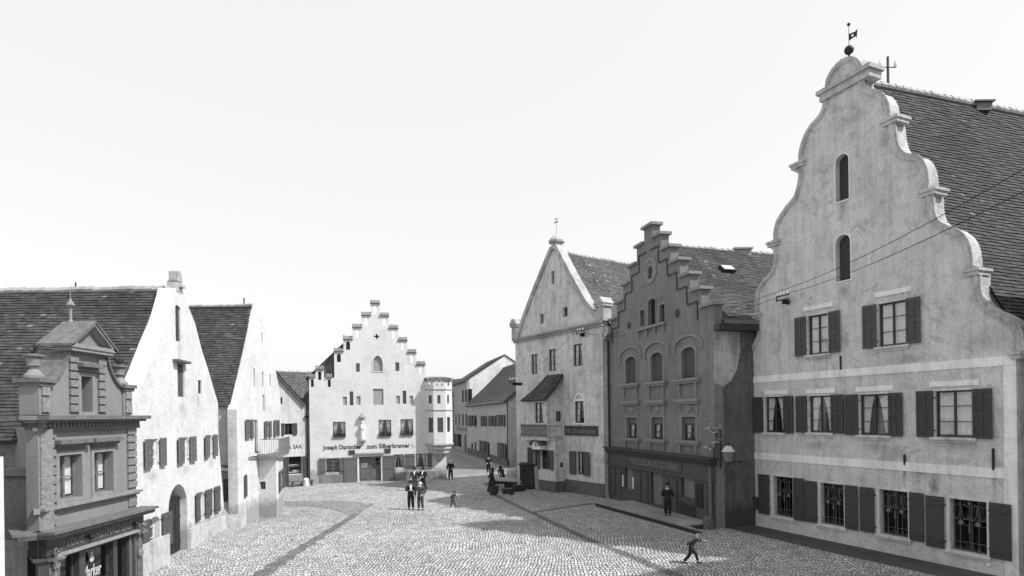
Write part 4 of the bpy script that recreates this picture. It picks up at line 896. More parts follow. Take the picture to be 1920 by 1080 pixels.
# oriel
wo=1.05; A=FK.at(797.5,770); Bp=FK.at(813,770,wo); Cp=FK.at(836,770,wo); vo=FK.at(825,714,wo)[1]; vbt=FK.at(825,831,wo)[1]
fr=[Fr(FK.xy(A[0],0),FK.xy(Bp[0],wo)),Fr(FK.xy(Bp[0],wo),FK.xy(Cp[0],wo)),Fr(FK.xy(Cp[0],wo),FK.xy(Cp[0]+.75,.1))]
wins=([(803.5,809.5,741,757),(803,812,783,811)],[(820,826,741,757),(820,831,783,811)],[(838.5,842,740.5,756.5),(838.5,844,782,810)])
for k,f in enumerate(fr):
    ho=[]
    for j,w_ in enumerate(wins[k]): winpx(H,f,*w_,cols=1 if j==0 else 1,rows=1 if j==0 else 2,holes=ho,fm=FRM,rec=.08,blind=.0 if j==0 else None)
    L=f.L; nm=(1,2,1)[k]
    o2=[(0.0,vbt),(L,vbt),(L,vo)]
    # crenellated top
    if k==1: o2+=[(L-.25,vo),(L-.25,vo-.42),(L*.62,vo-.42),(L*.62,vo),(L*.38,vo),(L*.38,vo-.42),(.25,vo-.42),(.25,vo)]
    else: o2+=[(L*.62,vo),(L*.62,vo-.42),(L*.3,vo-.42),(L*.3,vo)]
    o2+=[(0,vo)]
    wallpart(H,f,o2,ho,PK,.22,'oriel_wall')
    for cxx in ((.0,L*.5,L) if k==1 else (L*.15,L*.81)):
        m=MB(); m.box(cxx-.26,cxx+.26,vo+.003,vo+.32,-.28,.07); m.build('merlon_cap',CT,H,f.M)
    m=MB(); 
    for vv in (FK.at(825,730,wo)[1],FK.at(825,769,wo)[1]): m.box(0,L,vv-.04,vv+.04,-.01,.05)
    m.islands('string_band',NG,H,f.M)
vcb=FK.at(825,863,wo*.5)[1]
pin=FK
def ring(s,v):
    pts=[(A[0],0),(Bp[0],wo),(Cp[0],wo),(Cp[0]+.75,.1)]; cxm=(Bp[0]+Cp[0])/2
    return [FK.w3(cxm+(u-cxm)*s,v,w*s) for u,w in pts]
m=MB(); rs=[ring(1.06,vbt+.0),ring(1.06,vbt-.18),ring(.92,vbt-.3),ring(.9,vbt-.55),ring(.78,vbt-.62),ring(.72,vbt-.95),ring(.5,vbt-1.1),ring(.35,vbt-1.45),ring(.05,vbt-1.7)]
ids=[[m.p(*p) for p in r] for r in rs]
for i in range(len(ids)-1):
    for j in range(3): m.face(ids[i][j],ids[i][j+1],ids[i+1][j+1],ids[i+1][j])
m.face(*ids[0])
m.build('oriel_corbel',plaster('corbel_stone',.5,.2,.5,.3),H,ID)
m=MB(); i=[m.p(*p) for p in ring(.98,vo-.35)]; m.face(*i); i=[m.p(*p) for p in ring(.98,vo-.5)]; m.face(*i); m.build('oriel_roof',LEAD,H,ID)
# ================================================================ SHOE SHOP HOUSE (left of silver merchant)
F3=Fr(gnd(520,914),gnd(577,909.5)); P3=plaster('plaster_shop_small',.55,.15,.4,.35,1,.2,foot=.0)
H=empty('small_gable_shop',F3.M,'small pale shop house with a half-hidden gable, just left of the white merlon-gabled house','house')
holes=[];K=dict(holes=holes,rec=.12)
winpx(H,F3,534,548.5,794,815,(525,533),(549,557),cols=2,rows=2,ss='panel',sm=SHD,**K); winpx(H,F3,523,529.5,745,757,cols=1,rows=1,**K)
r=F3.R(541.5,566.5,856,904); rw=(r[0],F3.at(554,889)[1],r[2],F3.at(554,856)[1]); 
o_=window(H,F3,rw,cols=1,rows=2,sL=.42,sR=.55,ss='panel',sm=SHD,sv=(.15,rw[3]),holes=holes,fm=FRD,rec=.3)
m=MB()
for k in range(14):
    x=rw[0]+.15+(rw[2]-rw[0]-.3)*random.random(); y=rw[1]+random.choice((.25,.75)); m.T=Matrix.Translation((x,y,-.5))@Matrix.Diagonal((1.6,.5,.8,1)); m.lathe([(.01,-.08),(.08,-.03),(.09,.03),(.01,.08)],n=8)
m.T=None; m.box(rw[0],rw[2],rw[1]+.12,rw[1]+.16,-.6,-.4); m.box(rw[0],rw[2],rw[1]+.62,rw[1]+.66,-.6,-.4); m.build('goods_on_shelves',CUR,o_,F3.M)
ap=F3.at(514,697); e1=F3.at(564,756); uR3=F3.L
wallpart(H,F3,[(-4,0),(uR3,0),(uR3,e1[1]),(e1[0],e1[1]),(ap[0],ap[1]),(-4,ap[1]-3)],holes,P3,.35)
m=MB(); m.box(rw[0]-.1,rw[2]+.6,.05,rw[1]-.05,.002,.08); m.build('stall_riser',flat('riser_grey',.2,.8),H,F3.M)
text_mesh(H,F3,'TI. u. SAA',(F3.at(528,840)[0],F3.at(540,840)[1]-.1,F3.at(566,840)[0],F3.at(540,834)[1]),FRK,.004,'painted_letters',.03,depth=.004)
m=MB(); m.tube([(uR3-.02,.2,.14),(uR3-.02,F3.at(577,750)[1],.14)],.07,6); m.lathe([(.05,0),(.2,.3),(.22,.34)],(uR3-.02,F3.at(577,787)[1],.14),8,'y'); m.build('downpipe',IRON,H,F3.M)
roof(H,F3.w3(e1[0]+.35,e1[1]-.1,.25),F3.w3(e1[0]+.35,e1[1]-.1,-10),F3.w3(ap[0],ap[1]+.1,-10),F3.w3(ap[0],ap[1]+.1,.25),TK,course=.3,seg=.6)
body_walls(H,F3,-4,uR3,e1[1]-.3,10,P3)
FBk=Fr(F3.xy(-6,-11),F3.xy(9,-11)); H=empty('background_roof_house',FBk.M,'house behind the small shop showing only its long dark tiled roof','house')
vr=FBk.at(550,697,-4)[1]; wallpart(H,FBk,[(0,0),(15,0),(15,vr-4),(0,vr-4)],[],P3,.3)
roof(H,FBk.w3(-.3,vr-4,.4),FBk.w3(15.3,vr-4,.4),FBk.w3(15.3,vr,-4),FBk.w3(-.3,vr,-4),rooftile('tiles_far',.085),course=.32,seg=.7); ridge(H,FBk.w3(-.3,vr,-4),FBk.w3(15.3,vr,-4))
body_walls(H,FBk,0,15,vr-4,8,P3)
# bench and corner stone
P=empty('bench',F3.M@Matrix.Translation((1.9,0,.55)),'low wooden bench in front of the small shop display window','bench')
m=MB(); m.box(-1.0,1.0,.42,.48,-.18,.18); m.build('seat',WOOD,P)
for x in (-.8,.8): m=MB(); m.box(x-.05,x+.05,.0,.42,-.15,.15); m.build('leg',WOOD,P)
P=F3.w3(uR3-.3,0,.5); m=MB(); m.lathe([(.26,0),(.27,.4),(.2,.62),(.05,.68)],n=9); tag(m.build('guard_stone',TRIM,None,Matrix.Translation(P)),'pale stump-like guard stone beside the downpipe left of the merlon-gabled house','guard stone')
# ================================================================ WHITE GABLE HOUSE (left, large)
F1=Fr(gnd(316,1052),gnd(423,991)); PW=plaster('plaster_white',.61,.1,.35,.14,1.3,.25,foot=.75,spots=[SP(F1,288,893,.7,.35,.4),SP(F1,350,880,.6,.35,.4),SP(F1,396,868,.6,.35,.4),SP(F1,342,765,.5,.6,.4),SP(F1,372,750,.3,.5,.35),SP(F1,336,660,.25,.6,.35),SP(F1,300,1050,1.2,.7,.5),SP(F1,390,985,1.0,.5,.45),SP(F1,412,790,.5,1.2,.35)])
H=empty('pointed_gable_house',F1.M,'whitewashed house with a tall concave pointed gable and arched gateway, left side of the square','house')
holes=[];K=dict(holes=holes,fm=FRL)
for q in ((281.5,296.3,823,875.6,(267,280.6),(297.5,308)),(343.5,353.5,820,866.7,(330,342),(354,364)),(390.5,397.6,816,856,(381,390),(398,404))):
    winpx(H,F1,*q,cols=2,rows=3,cur='full',sm=SHG,ss='louver',rec=.1,**K)
winpx(H,F1,278,300,969,1032,(263,277.5),(302,318),kind='seg',cols=2,rows=3,sm=SHM,ss='board',rec=.22,ang=.06,**K)
winpx(H,F1,373.5,382.5,922,972,(364,373),(383,393.5),kind='seg',cols=2,rows=3,cur='full',sm=SHM,ss='board',rec=.12,ang=.05,**K)
winpx(H,F1,395,400,915,963,None,(400.5,409.5),kind='seg',cols=1,rows=3,cur='full',sm=SHM,ss='board',rec=.12,ang=.05,**K)
winpx(H,F1,410.8,411.6,905,944,(409.9,410.7),None,cols=1,rows=1,sm=SHM,ss='board',rec=.1,holes=holes,fm=FRD) if False else None
winpx(H,F1,329,338.5,573,640,kind='seg',fill='plank',holes=holes,fm=SHD,rec=.07,name='loft_hatch'); winpx(H,F1,333,346,682,744,fill='plank',holes=holes,fm=SHM,rec=.07,name='loft_hatch'); winpx(H,F1,371.5,378,713,738,fill='plank',rec=.06,holes=holes,fm=FRD)
winpx(H,F1,384.5,388.5,1001,1017,cols=1,rows=1,rec=.2,holes=holes,fm=FRD,name='cellar_opening')
m=MB(); u,v=F1.at(339,681); m.box(u-.9,u+.5,v,v+.1,-.02,.25); m.build('hatch_ledge',WOOD,H,F1.M)
# gateway
gl_=F1.at(316,960)[0]; gr_=F1.at(351,960)[0]; gv=F1.at(334,908)[1]; rg=(gl_,.02,gr_,gv); holes.append(shape(rg,'round'))
m=MB(); pg=shape(rg,'round'); m.wall(pg,[],-.62,-.57); 
m.build('gate_lunette',PW,H,F1.M)
m=MB(); m.T=Matrix.Translation((gl_+.02,0,-.3)); wl=(gr_-gl_)*.96
m.prism([(0,.05),(wl,.05),(wl,gv-.62),(wl*.5,gv-.5),(0,gv-.62)],-.05,.02)
for k in range(1,4): m.box(wl*k/4-.02,wl*k/4+.02,.1,gv-.9,.02,.035)
for y in (.4,1.5,2.3): m.box(.0,wl,y,y+.08,.02,.045)
m.build('gate_leaf',flat('gate_dark',.022,.6,.4,8),H,F1.M)
lf=[F1.at(*q) for q in ((246,766),(256,742),(266,722),(278,694),(291,658),(305,622),(317,590),(326,556),(329,540))]; rt=[F1.at(*q) for q in ((342,540),(348,562),(357,584),(366,607),(378,655),(390,692),(400,726),(409,757))]
uL,uR=F1.at(250,900)[0],F1.at(410,850)[0]; print('W1',uL,uR,lf[-1])
ue=F1.at(423,991)[0]
out=[(lf[0][0]-.3,0),(ue,0),(uR,F1.at(410,820)[1]),(rt[-1][0],rt[-1][1])]+rt[::-1][1:]+lf[::-1]+[(lf[0][0]-.3,lf[0][1]-.4)]
# tame overlapping gateway etc.
wallpart(H,F1,out,holes,PW,.7)
m=MB(); ac=((lf[-1][0]+rt[0][0])/2); tv=lf[-1][1]
m.prism([(ac-.32,tv-.1),(ac+.32,tv-.1),(ac+.22,tv+.35),(ac-.2,tv+.35)],-.4,.02); m.prism([(ac-.24,tv+.35),(ac+.28,tv+.35),(ac+.2,tv+.72),(ac-.05,tv+.82),(ac-.26,tv+.74)],-.32,.04); m.box(ac-.05,ac+.34,tv+.12,tv+.22,.02,.14); m.build('gable_finial',MORT,H,F1.M)
m=MB(); pts=[(gr_+.02,0)]; m.wall([(ue-.01,0),(gr_+.15,0),(gr_+.15,.9),(ue-.35,.75)],[],.003,.1); m.build('plinth',plaster('plinth_white',.5,.3,.6,.4,1.3,.2),H,F1.M)
m=MB(); m.wall([(uL,0),(gl_-.25,0),(gl_-.25,1.15),(uL,1.2)],[],.003,.14); m.build('plinth',plaster('plinth_white',.5),H,F1.M)
# roof: ridge runs to the left
rv=F1.at(318,540)[1]; apx=F1.w3(ac,tv+.02,-.6); apx2=apx+Vector((-26,0,0)); n_v=5.15
sl=1.1; yE=apx.y-(apx.z-n_v)/sl
TW=rooftile('tiles_big_left',.052,.22)
roof(H,(apx.x-26,yE,n_v),(apx.x+.5,yE,n_v),(apx.x,apx.y,apx.z),(apx.x-26,apx.y,apx.z),TW,course=.17,seg=.35,sag=.12)
yB=F1.w3(uR,0,0).y; xB=F1.w3(uR,0,-.55).x; roof(H,(xB,yB-.1,6.2),(apx.x-26,yB-.1,6.2),(apx.x-26,apx.y,apx.z),(apx.x,apx.y,apx.z),TW,course=.5,seg=1.2)
ridge(H,apx,apx2,r=.15)
m=MB(); m.box(apx.x-26,apx.x-1.2,yE+.35,yE+.7,0,n_v-.15); m.build('side_wall',rough_stone('rubble_grey',.2),H,ID)
m=MB(); m.box(apx.x-26,apx.x-.6,yB-.75,yB-.45,0,6.1); m.build('back_wall',PW,H,ID)
# thumb: bird-like ridge spike
m=MB(); t=along(142,531,apx.y); m.tube([(t.x,apx.y,apx.z),(t.x,apx.y,apx.z+.35)],.03,5); m.build('roof_spike',IRON,H,ID)

# ================================================================ SECOND WHITE HOUSE
F2=Fr(gnd(455,985),gnd(530,952)); 
H=empty('balcony_gable_house',F2.M,'whitewashed gabled house with an iron-railed balcony and a dark tiled roof, beyond the gateway house','house')
holes=[];K=dict(holes=holes,fm=FRL)
apx2_=F2.at(488,571); l2=F2.at(448,757); r2=F2.at(525,738); print('W2',apx2_,l2,r2)
cut=[F2.at(*q) for q in ((448,757),(456,722),(466,680),(476,632),(484,590),(488,572))]; cutr=[F2.at(*q) for q in ((490,572),(497,604),(505,640),(514,682),(521,715),(525,738))]
winpx(H,F2,467,468.5,787,822,(458,466.5),(469,473),cols=1,rows=1,sm=SHG,rec=.1,ang=.03,**K)
r=F2.R(477.5,483.5,787,852); window(H,F2,(r[0],F2.at(480,850)[1],r[2],r[3]),cols=1,rows=3,fm=FRM,holes=holes,rec=.12,name='balcony_door',dark=True)
winpx(H,F2,500.5,503,790,820,(494,500),(503.3,507),cols=1,rows=2,sm=SHG,rec=.1,ang=.03,**K); winpx(H,F2,517.3,519.3,788,817,(511.5,517),(519.6,522),cols=1,rows=2,sm=SHG,rec=.1,ang=.03,**K)
for q in ((490.3,492.5,624,643),(475.5,478,691,725),(491,494,697,725),(505.5,508,702,725),(492.5,496.5,740,771)): winpx(H,F2,*q,fill='blank',fm=flat('slot_fill',.4,.8),holes=holes,rec=.18,name='slot')
winpx(H,F2,461,463,890,930,(456.5,460.8),None,cols=1,rows=2,sm=SHM,rec=.1,ang=.03,**K)
uL2=-.55
wallpart(H,F2,[(uL2,0),(6.2,0),(6.2,r2[1])]+cutr[::-1]+cut[::-1]+[(uL2,l2[1]-.3)],holes,PW,.5)
ev=l2[1]-.1; rz=F2.w3(apx2_[0],apx2_[1]-.05,-.45); rL=Vector((rz.x-16,rz.y-.1,rz.z))
eA=F2.w3(cut[0][0]-.05,ev,-.45); 
TW2=rooftile('tiles_second',.06,.2)
roof(H,(eA.x-16,eA.y,ev),(eA.x+.0,eA.y,ev),rz,rL,TW2,course=.155,seg=.35)
eB=F2.w3(6.3,ev+.5,-.2); roof(H,(eB.x,eB.y,ev+.5),(eB.x-16,eB.y,ev+.5),rL,rz,TW2,course=.5,seg=1.2); ridge(H,rz,rL,r=.1)
m=MB(); m.box(eA.x-16,F2.xy(uL2)[0]-.02,eA.y+.08,eA.y+.5,0,ev-.05); m.build('side_wall',PW,H,ID)
m=MB(); m.tube([rz+Vector((-.5,0,0)),rz+Vector((-.5,0,.45))],.04,5); m.build('roof_spike',IRON,H,ID)
# ground floor wedge under the balcony
w0=Vector(F2.xy(F2.at(470,973)[0],0)); a0=Vector(gnd(472,974)); a1=Vector(gnd(519,971)); a2=Vector(gnd(532,952))
a0=Vector((a0.x,a1.y+.02)); 
vt=F2.at(500,853,1.0)[1]-.32
FA=Fr((a0.x-.6,a0.y),(a1.x,a1.y)); FA2=Fr((a1.x,a1.y),(a2.x,a2.y)); hA=[]
PW2=PW
winpx(H,FA,487.5,498,903,917.5,None,None,cols=3,rows=3,holes=hA,fm=FRD,rec=.1,bar=.04)
wallpart(H,FA,[(0,0),(FA.L,0),(FA.L,vt),(0,vt)],hA,PW2,.3,'annex_wall')
r=FA.R(467.5,484,884,923); shutter(H,FA,r[2],r[1],r[3],r[2]-r[0],True,SHG,'board',.03)
hA=[]; winpx(H,FA2,526,528.5,880,917,(520.5,525.5),(529,531.8),cols=1,rows=2,holes=hA,fm=FRL,sm=SHM,ss='board',rec=.1,ang=.02)
wallpart(H,FA2,[(.31,0),(FA2.L,0),(FA2.L,vt),(.31,vt)],hA,PW2,.3,'annex_wall')
m=MB(); pts=[FA.w3(0,0,0),FA.w3(FA.L,0,0),FA2.w3(FA2.L,0,0),F2.w3(6.0,0,-.2),F2.w3(0,0,-.2)]
i=[m.p(p.x,p.y,vt+.003) for p in pts]; j=[m.p(p.x,p.y,vt-.15) for p in pts]; m.face(*i); m.face(*j[::-1])
for k in range(5): m.face(i[k],j[k],j[(k+1)%5],i[(k+1)%5])
m.build('annex_roof',PW2,H,ID)
# balcony slab and railing
m=MB(); e=.35; c0=FA.w3(.15,0,e);c1=FA.w3(FA.L+.25,0,e);c2=FA2.w3(FA2.L+.2,0,e); c3=F2.w3(6.1,0,.02); c4=F2.w3(.9,0,.02)
P_=[c0,c1,c2,c3,c4]
def slab(m,P_,z0,z1):
    i=[m.p(p.x,p.y,z1) for p in P_]; j=[m.p(p.x,p.y,z0) for p in P_]; n=len(P_); m.face(*i); m.face(*j[::-1])
    for k in range(n): m.face(i[k],j[k],j[(k+1)%n],i[(k+1)%n])
slab(m,P_,vt+.04,vt+.22); m.build('balcony_slab',plaster('balcony_stone',.22,.2,.6,.3),H,ID)
m=MB(); z0=vt+.22; z1=vt+1.15
for A_,B_ in ((c0.lerp(c1,.45),c1),(c1,c2)):
    A_=Vector((A_.x,A_.y,0));B_=Vector((B_.x,B_.y,0)); ins_=Vector((0,.12,0))
    for z in (z0+.08,z1): m.tube([A_+ins_+Vector((0,0,z)),B_+ins_+Vector((0,0,z))],.022,5)
    n=int((B_-A_).length/.13)
    for k in range(n+1): q=A_.lerp(B_,k/n)+ins_; m.tube([q+Vector((0,0,z0)),q+Vector((0,0,z1))],.009,4)
m.build('railing',flat('railing_worn',.16,.7,.3,10),H,ID)
m=MB()
q=c0.lerp(c1,.25)
for k in range(26):
    m.T=Matrix.Translation((q.x+random.uniform(-.5,.5),q.y+.25+random.uniform(-.1,.1),z0+random.uniform(0,.25)))@Matrix.Rotation(random.uniform(0,6),4,'Z')@Matrix.Rotation(random.uniform(-1,1),4,'X'); m.quad((-.08,-.04,0),(.08,-.04,0),(.06,.05,.03),(-.06,.05,.03))
m.build('balcony_plants',flat('leaves_dark',.07),H,ID)
# side wall foot with broad shutter, hood and crumbling buttress
FC=Fr((eA.x-3.0,eA.y+.08),(F2.xy(uL2)[0]+.0,eA.y+.08))
rr=FC.R(421,439,898,939); shutter(H,FC,rr[2],rr[1],rr[3],rr[2]-rr[0],True,SHM,'board',.04)
for (z0_,z1_,d0,d1) in ((0,.55,.5,.35),(.55,1.3,.35,.12)):
    m=MB(); i=[m.p(*FC.w3(u,z0_,d0)) for u in (1.2,FC.L+.25)]+[m.p(*FC.w3(u,z1_,d1)) for u in (FC.L+.25,1.2)]; k_=[m.p(*FC.w3(u,z0_,-.1)) for u in (1.2,FC.L+.25)]+[m.p(*FC.w3(u,z1_,-.1)) for u in (FC.L+.25,1.2)]
    m.face(*i); m.face(*k_[::-1])
    for a in range(4): m.face(i[a],k_[a],k_[(a+1)%4],i[(a+1)%4])
    m.build('buttress',plaster('plinth_white',.5),H,ID)
rr=FC.at(417,868); m=MB(); m.T=FC.M@Matrix.Translation((rr[0],rr[1]-.2,0))@Matrix.Rotation(math.radians(25),4,'X'); m.box(-.3,.45,0,.07,-.1,.6); m.build('lean_to_hood',flat('hood_tiles',.1),H,ID)

# ================================================================ STONE BAY HOUSE (left foreground)
FY=Fr((-13.3,17.2),(-13.3,21.65)); PY=plaster('plaster_bay',.21,.08,.2,.2,.5); QR=rough_stone('rusticated',.22); MOU=flat('moulding_bay',.2,.8,.2,5); MOD=flat('moulding_bay_dark',.12,.8,.25,5)
H=empty('shop_bay_house',FY.M,'grey stone house with two windows over a shop and a pedimented dormer gable, left foreground','house')
FCh=Fr((-14.75,18.75),(-13.3,17.2))
def yv(x,y): return FY.at(x,y)[1]
vC0=yv(150,806);vC1=yv(150,783); vS1=yv(150,938);vS0=yv(150,948); vF=yv(150,978); L=FY.L; print('bay',vC1,vS1,vF)
holes=[]
ra=FY.R(110,152.5,853,938); rb=FY.R(175.5,211,847,924); v0=min(ra[1],rb[1])+.05; v1=(ra[3]+rb[3])/2
for r in (ra,rb):
    r=(r[0],v0,r[2],v1); window(H,FY,r,cols=2,rows=2,fm=FRM,rec=.2,cur='full',holes=holes,arch=MOU,archw=.13,bar=.06)
    m=MB(); c=(r[0]+r[2])/2; w_=(r[2]-r[0])/2+.22; m.box(c-w_,c+w_,v1+.34,v1+.46,-.02,.26); m.box(c-w_+.06,c+w_-.06,v1+.26,v1+.34,-.02,.16); m.box(c-w_+.1,c+w_-.1,v1+.15,v1+.26,-.02,.05); m.build('window_hood',MOD,H,FY.M)
vtop=vC0+.05
wallpart(H,FY,[(0,vF+.02),(L,vF+.02),(L,vtop),(0,vtop)],holes,PY,.35)
m=MB(); m.wall([(0,vF+.02),(FCh.L-.0,vF+.02),(FCh.L-.0,vtop),(0,vtop)],[],-.34,0); m.build('chamfer_wall',QR,H,FCh.M)
m=MB(); m.box(-20,-14.6,21.0,21.4,0,vF+2.2) if False else None
sdw=Fr((-18.0,22.0),(-14.75,18.75)); m=MB(); m.wall([(0,0),(sdw.L,0),(sdw.L,vtop),(0,vtop)],[],-.3,0); m.build('side_wall',QR,H,sdw.M)
sdr=Fr((-13.3,21.64),(-16,21.64)); m=MB(); m.wall([(.36,0),(2.7,0),(2.7,vtop),(.36,vtop)],[],-.3,0); m.build('side_wall',PY,H,sdr.M)
# quoins
for (u0,u1,n_) in ((.02,.62,0),(L-.5,L-.02,0)):
    m=MB(); n=8; h=(vtop-vS1-.1)/n
    for k in range(n): m.box(u0,u1,vS1+.08+h*k+.02,vS1+.08+h*(k+1)-.03,-.02,.06)
    m.build('quoin_column',rough_stone('quoin_stone',.19),H,FY.M); m=MB(); m.box(u0+.02,u1,vF+.1,vS0-.05,-.02,.05); m.build('quoin_panel',rough_stone('quoin_stone',.19),H,FY.M)
prof=lambda m,u0,u1,v,s: (m.box(u0,u1,v,v+.07,-.02,.1*s),m.box(u0-.03,u1+.03,v+.07,v+.15,-.02,.2*s))
m=MB(); prof(m,0,L+.04,vS0,1.0); m.build('sill_band',MOU,H,FY.M); m=MB(); m.box(0,FCh.L+.1,vS0,vS0+.15,-.02,.13); m.build('sill_band',MOU,H,FCh.M)
def corn(F,L_,e0,e1):
    m=MB(); m.box(-e0*.3,L_+e1*.3,vC0,vC0+.1,-.02,.12); n=int(L_/.16)
    for k in range(n): m.box(L_*k/n,L_*k/n+.09,vC0+.1,vC0+.24,-.02,.2)
    m.box(-e0*.6,L_+e1*.6,vC0+.24,vC0+.32,-.3,.3); m.box(-e0,L_+e1,vC1-.06,vC1+.06,-.4,.42); m.build('cornice',MOD,H,F.M)
corn(FY,L,.12,.25); corn(FCh,FCh.L,.2,.14)
# dormer gable storey
FD=FY; zb=vC1+.06
def D(x,y): return FD.at(x,y)
pl0=D(36,780)[0]
holes=[]; rD=FD.R(151,172,706,774); rD=(rD[0],zb+.12,rD[2],rD[3]); window(H,FD,rD,cols=2,rows=3,fm=FRM,rec=.3,holes=holes,arch=MOU,archw=.12)
xc=(rD[0]+rD[2])/2; mh=D(198,700)[0]-xc; mh=.84; xc=2.04; vM=D(160,662)[1]; vP=D(60,716)[1]-.0; print('dormer',xc,vM,vP,zb)
xl=0.02; xr=4.18; 
cl=[(xc-mh-(xc-mh-.42)*t, vP+(vM-.12-vP)*(1-t)**2.0) for t in (0,.15,.3,.45,.6,.75,.9,1)]
cr_=[(xc+mh+(3.72-xc-mh)*t, vP+(vM-.12-vP)*(1-t)**2.0) for t in (0,.15,.3,.45,.6,.75,.9,1)]
out=[(xl,zb),(xr,zb),(xr,vP)]+cr_[::-1]+[(xc+mh,vM),(xc-mh,vM)]+cl+[(xl,vP)]
wallpart(H,FD,out,holes,PY,.35,'dormer_wall')
m=MB()
for pts in (cl,cr_):
    for k in range(len(pts)-1):
        a,b=pts[k],pts[k+1]; cur_=[[m.p(c[0],c[1],-.85),m.p(c[0],c[1],.1),m.p(c[0],c[1]+.09,.1),m.p(c[0],c[1]+.09,-.85)] for c in ((a,b) if k==0 else (b,))]
        pv=cur_[0] if k==0 else last_; nx=cur_[-1]; last_=nx
        for q in range(4): m.face(pv[q],pv[(q+1)%4],nx[(q+1)%4],nx[q])
m.islands('scroll_coping',LEAD,H,FD.M)
n=7; h=(vM-zb-.2)/n
for u0,u1 in ((xc-mh+.02,xc-mh+.38),(xc+mh-.38,xc+mh-.02)):
    m=MB()
    for k in range(n): m.box(u0,u1,zb+.12+h*k,zb+.12+h*(k+1)-.05,-.02,.07)
    m.build('quoin_column',rough_stone('quoin_stone',.19),H,FD.M)
# end piers with urns
for u0,u1 in ((-.02,.42),(3.72,4.2)):
    m=MB(); m.box(u0,u1,zb+.02,vP-.0,-.5,.06); m.build('pier',PY,H,FD.M)
    m=MB(); m.box(u0+.08,u1-.08,zb+.1,zb+.5,.06,.11); m.box(u0+.08,u1-.08,zb+.58,vP-.12,.06,.11); m.build('pier_panel',QR,H,FD.M)
    m=MB(); m.box(u0-.1,u1+.1,vP,vP+.12,-.6,.18); m.box(u0-.04,u1+.04,vP-.1,vP,-.55,.12); m.build('pier_cap',MOD,H,FD.M)
m=MB(); m.box(0,FCh.L-.5,zb,vP,-.34,.0) ; m.build('pier',QR,H,Fr((-14.35,18.3),(-13.3,17.2)).M) if False else None
UM=MOU
for k,(uu,ww) in enumerate(((.12,-.3),(3.96,-.35))):
    base=FD.w3(uu,vP+.12,ww+.12); U=empty('stone_urn',Matrix.Translation(base)@Matrix.Diagonal((1,1,1,1)),('weathered stone urn with dry spiky plant on the left pier of the dormer gable','weathered stone urn with dry spiky plant on the right pier of the dormer gable')[k],'urn','urns on the dormer gable piers')
    m=MB(); m.lathe([(.26,0),(.26,.08),(.2,.12),(.14,.22),(.08,.26),(.08,.3),(.17,.36),(.16,.4),(.19,.54),(.15,.58),(.27,.62),(.28,.66),(.14,.68)],n=14); m.build('urn',UM,U)
    m=MB()
    for q in range(16):
        a=random.uniform(0,6.28); l=random.uniform(.2,.38); m.tube([(0,0,.64),(l*.35*math.cos(a),l*.35*math.sin(a),.64+l*.7),(l*.8*math.cos(a),l*.8*math.sin(a),.64+l)],[.02,.02,.004],4)
    m.build('spiky_plant',flat('dry_plant',.05,.8),U)
# pediment and its roof
pa=(xc-mh-.1,vM); pb=(xc+mh+.1,vM); ap_=(xc,D(173,606)[1]); ht=ap_[1]-vM
m=MB(); m.box(pa[0],pb[0],vM,vM+.1,-.3,.22); m.box(pa[0]-.06,pb[0]+.06,vM+.1,vM+.22,-.35,.26); m.build('pediment_cornice',MOU,H,FD.M)
m=MB(); m.prism([(pa[0]+.1,vM+.22),(pb[0]-.1,vM+.22),(xc,ap_[1]-.12)],-.3,.02); m.build('pediment_field',PY,H,FD.M)
m=MB()
for sg in (-1,1):
    o0=(xc+sg*(mh+.2),vM+.2); o1=(xc,ap_[1]); d=Vector((o1[0]-o0[0],o1[1]-o0[1])).normalized(); nn=Vector((-d.y,d.x))*(-sg if sg==1 else 1)
    nn=Vector((sg*abs(d.y),abs(d.x)))
    for (t0,t1,wz) in ((0,-.1,.26),(-.1,-.18,.14)):
        poly=[(o0[0]+nn.x*t0,o0[1]+nn.y*t0),(o1[0],o1[1]+t0*1.25),(o1[0],o1[1]+t1*1.25),(o0[0]+nn.x*t1,o0[1]+nn.y*t1)]
        m.prism(poly,-.02,wz)
m.build('raking_cornice',MOU,H,FD.M)
m=MB()
for sg in (-1,1):
    a=(xc+sg*(mh+.24),vM+.2); b=(xc,ap_[1]+.03)
    i=[m.p(a[0],a[1],.3),m.p(b[0],b[1],.3),m.p(b[0],b[1],-.75),m.p(a[0],a[1],-.75)]; j=[m.p(a[0],a[1]-.07,.3),m.p(b[0],b[1]-.07,.3),m.p(b[0],b[1]-.07,-.75),m.p(a[0],a[1]-.07,-.75)]
    m.face(*i); m.face(*j[::-1])
    for q in range(4): m.face(i[q],j[q],j[(q+1)%4],i[(q+1)%4])
m.build('dormer_roof',LEAD,H,FD.M)
m=MB(); m.box(xc-mh,xc-mh+.25,zb,vM,-.75,-.36); m.box(xc+mh-.25,xc+mh,zb,vM,-.75,-.36); m.islands('dormer_cheek',PY,H,FD.M)
m=MB(); m.T=FD.M@Matrix.Translation((xc,ap_[1],-.5))@Matrix.Rotation(-math.pi/2,4,'X'); m.lathe([(.1,-.05),(.07,.04),(.045,.08),(.04,.42),(.1,.5),(.13,.53),(.04,.68),(.015,.76),(.006,1.15)],n=10); m.build('finial',MOU,H,ID)
m=MB(); m.box(rD[0]-.22,rD[2]+.22,rD[3]+.28,rD[3]+.4,-.02,.25); m.box(rD[0]-.16,rD[2]+.16,rD[3]+.14,rD[3]+.28,-.02,.1); m.build('window_hood',MOD,H,FD.M)
# flat lead deck behind the gable
m=MB(); m.box(0,L,zb-.14,zb-.02,-1.2,-.35); m.build('deck',LEAD,H,FD.M)
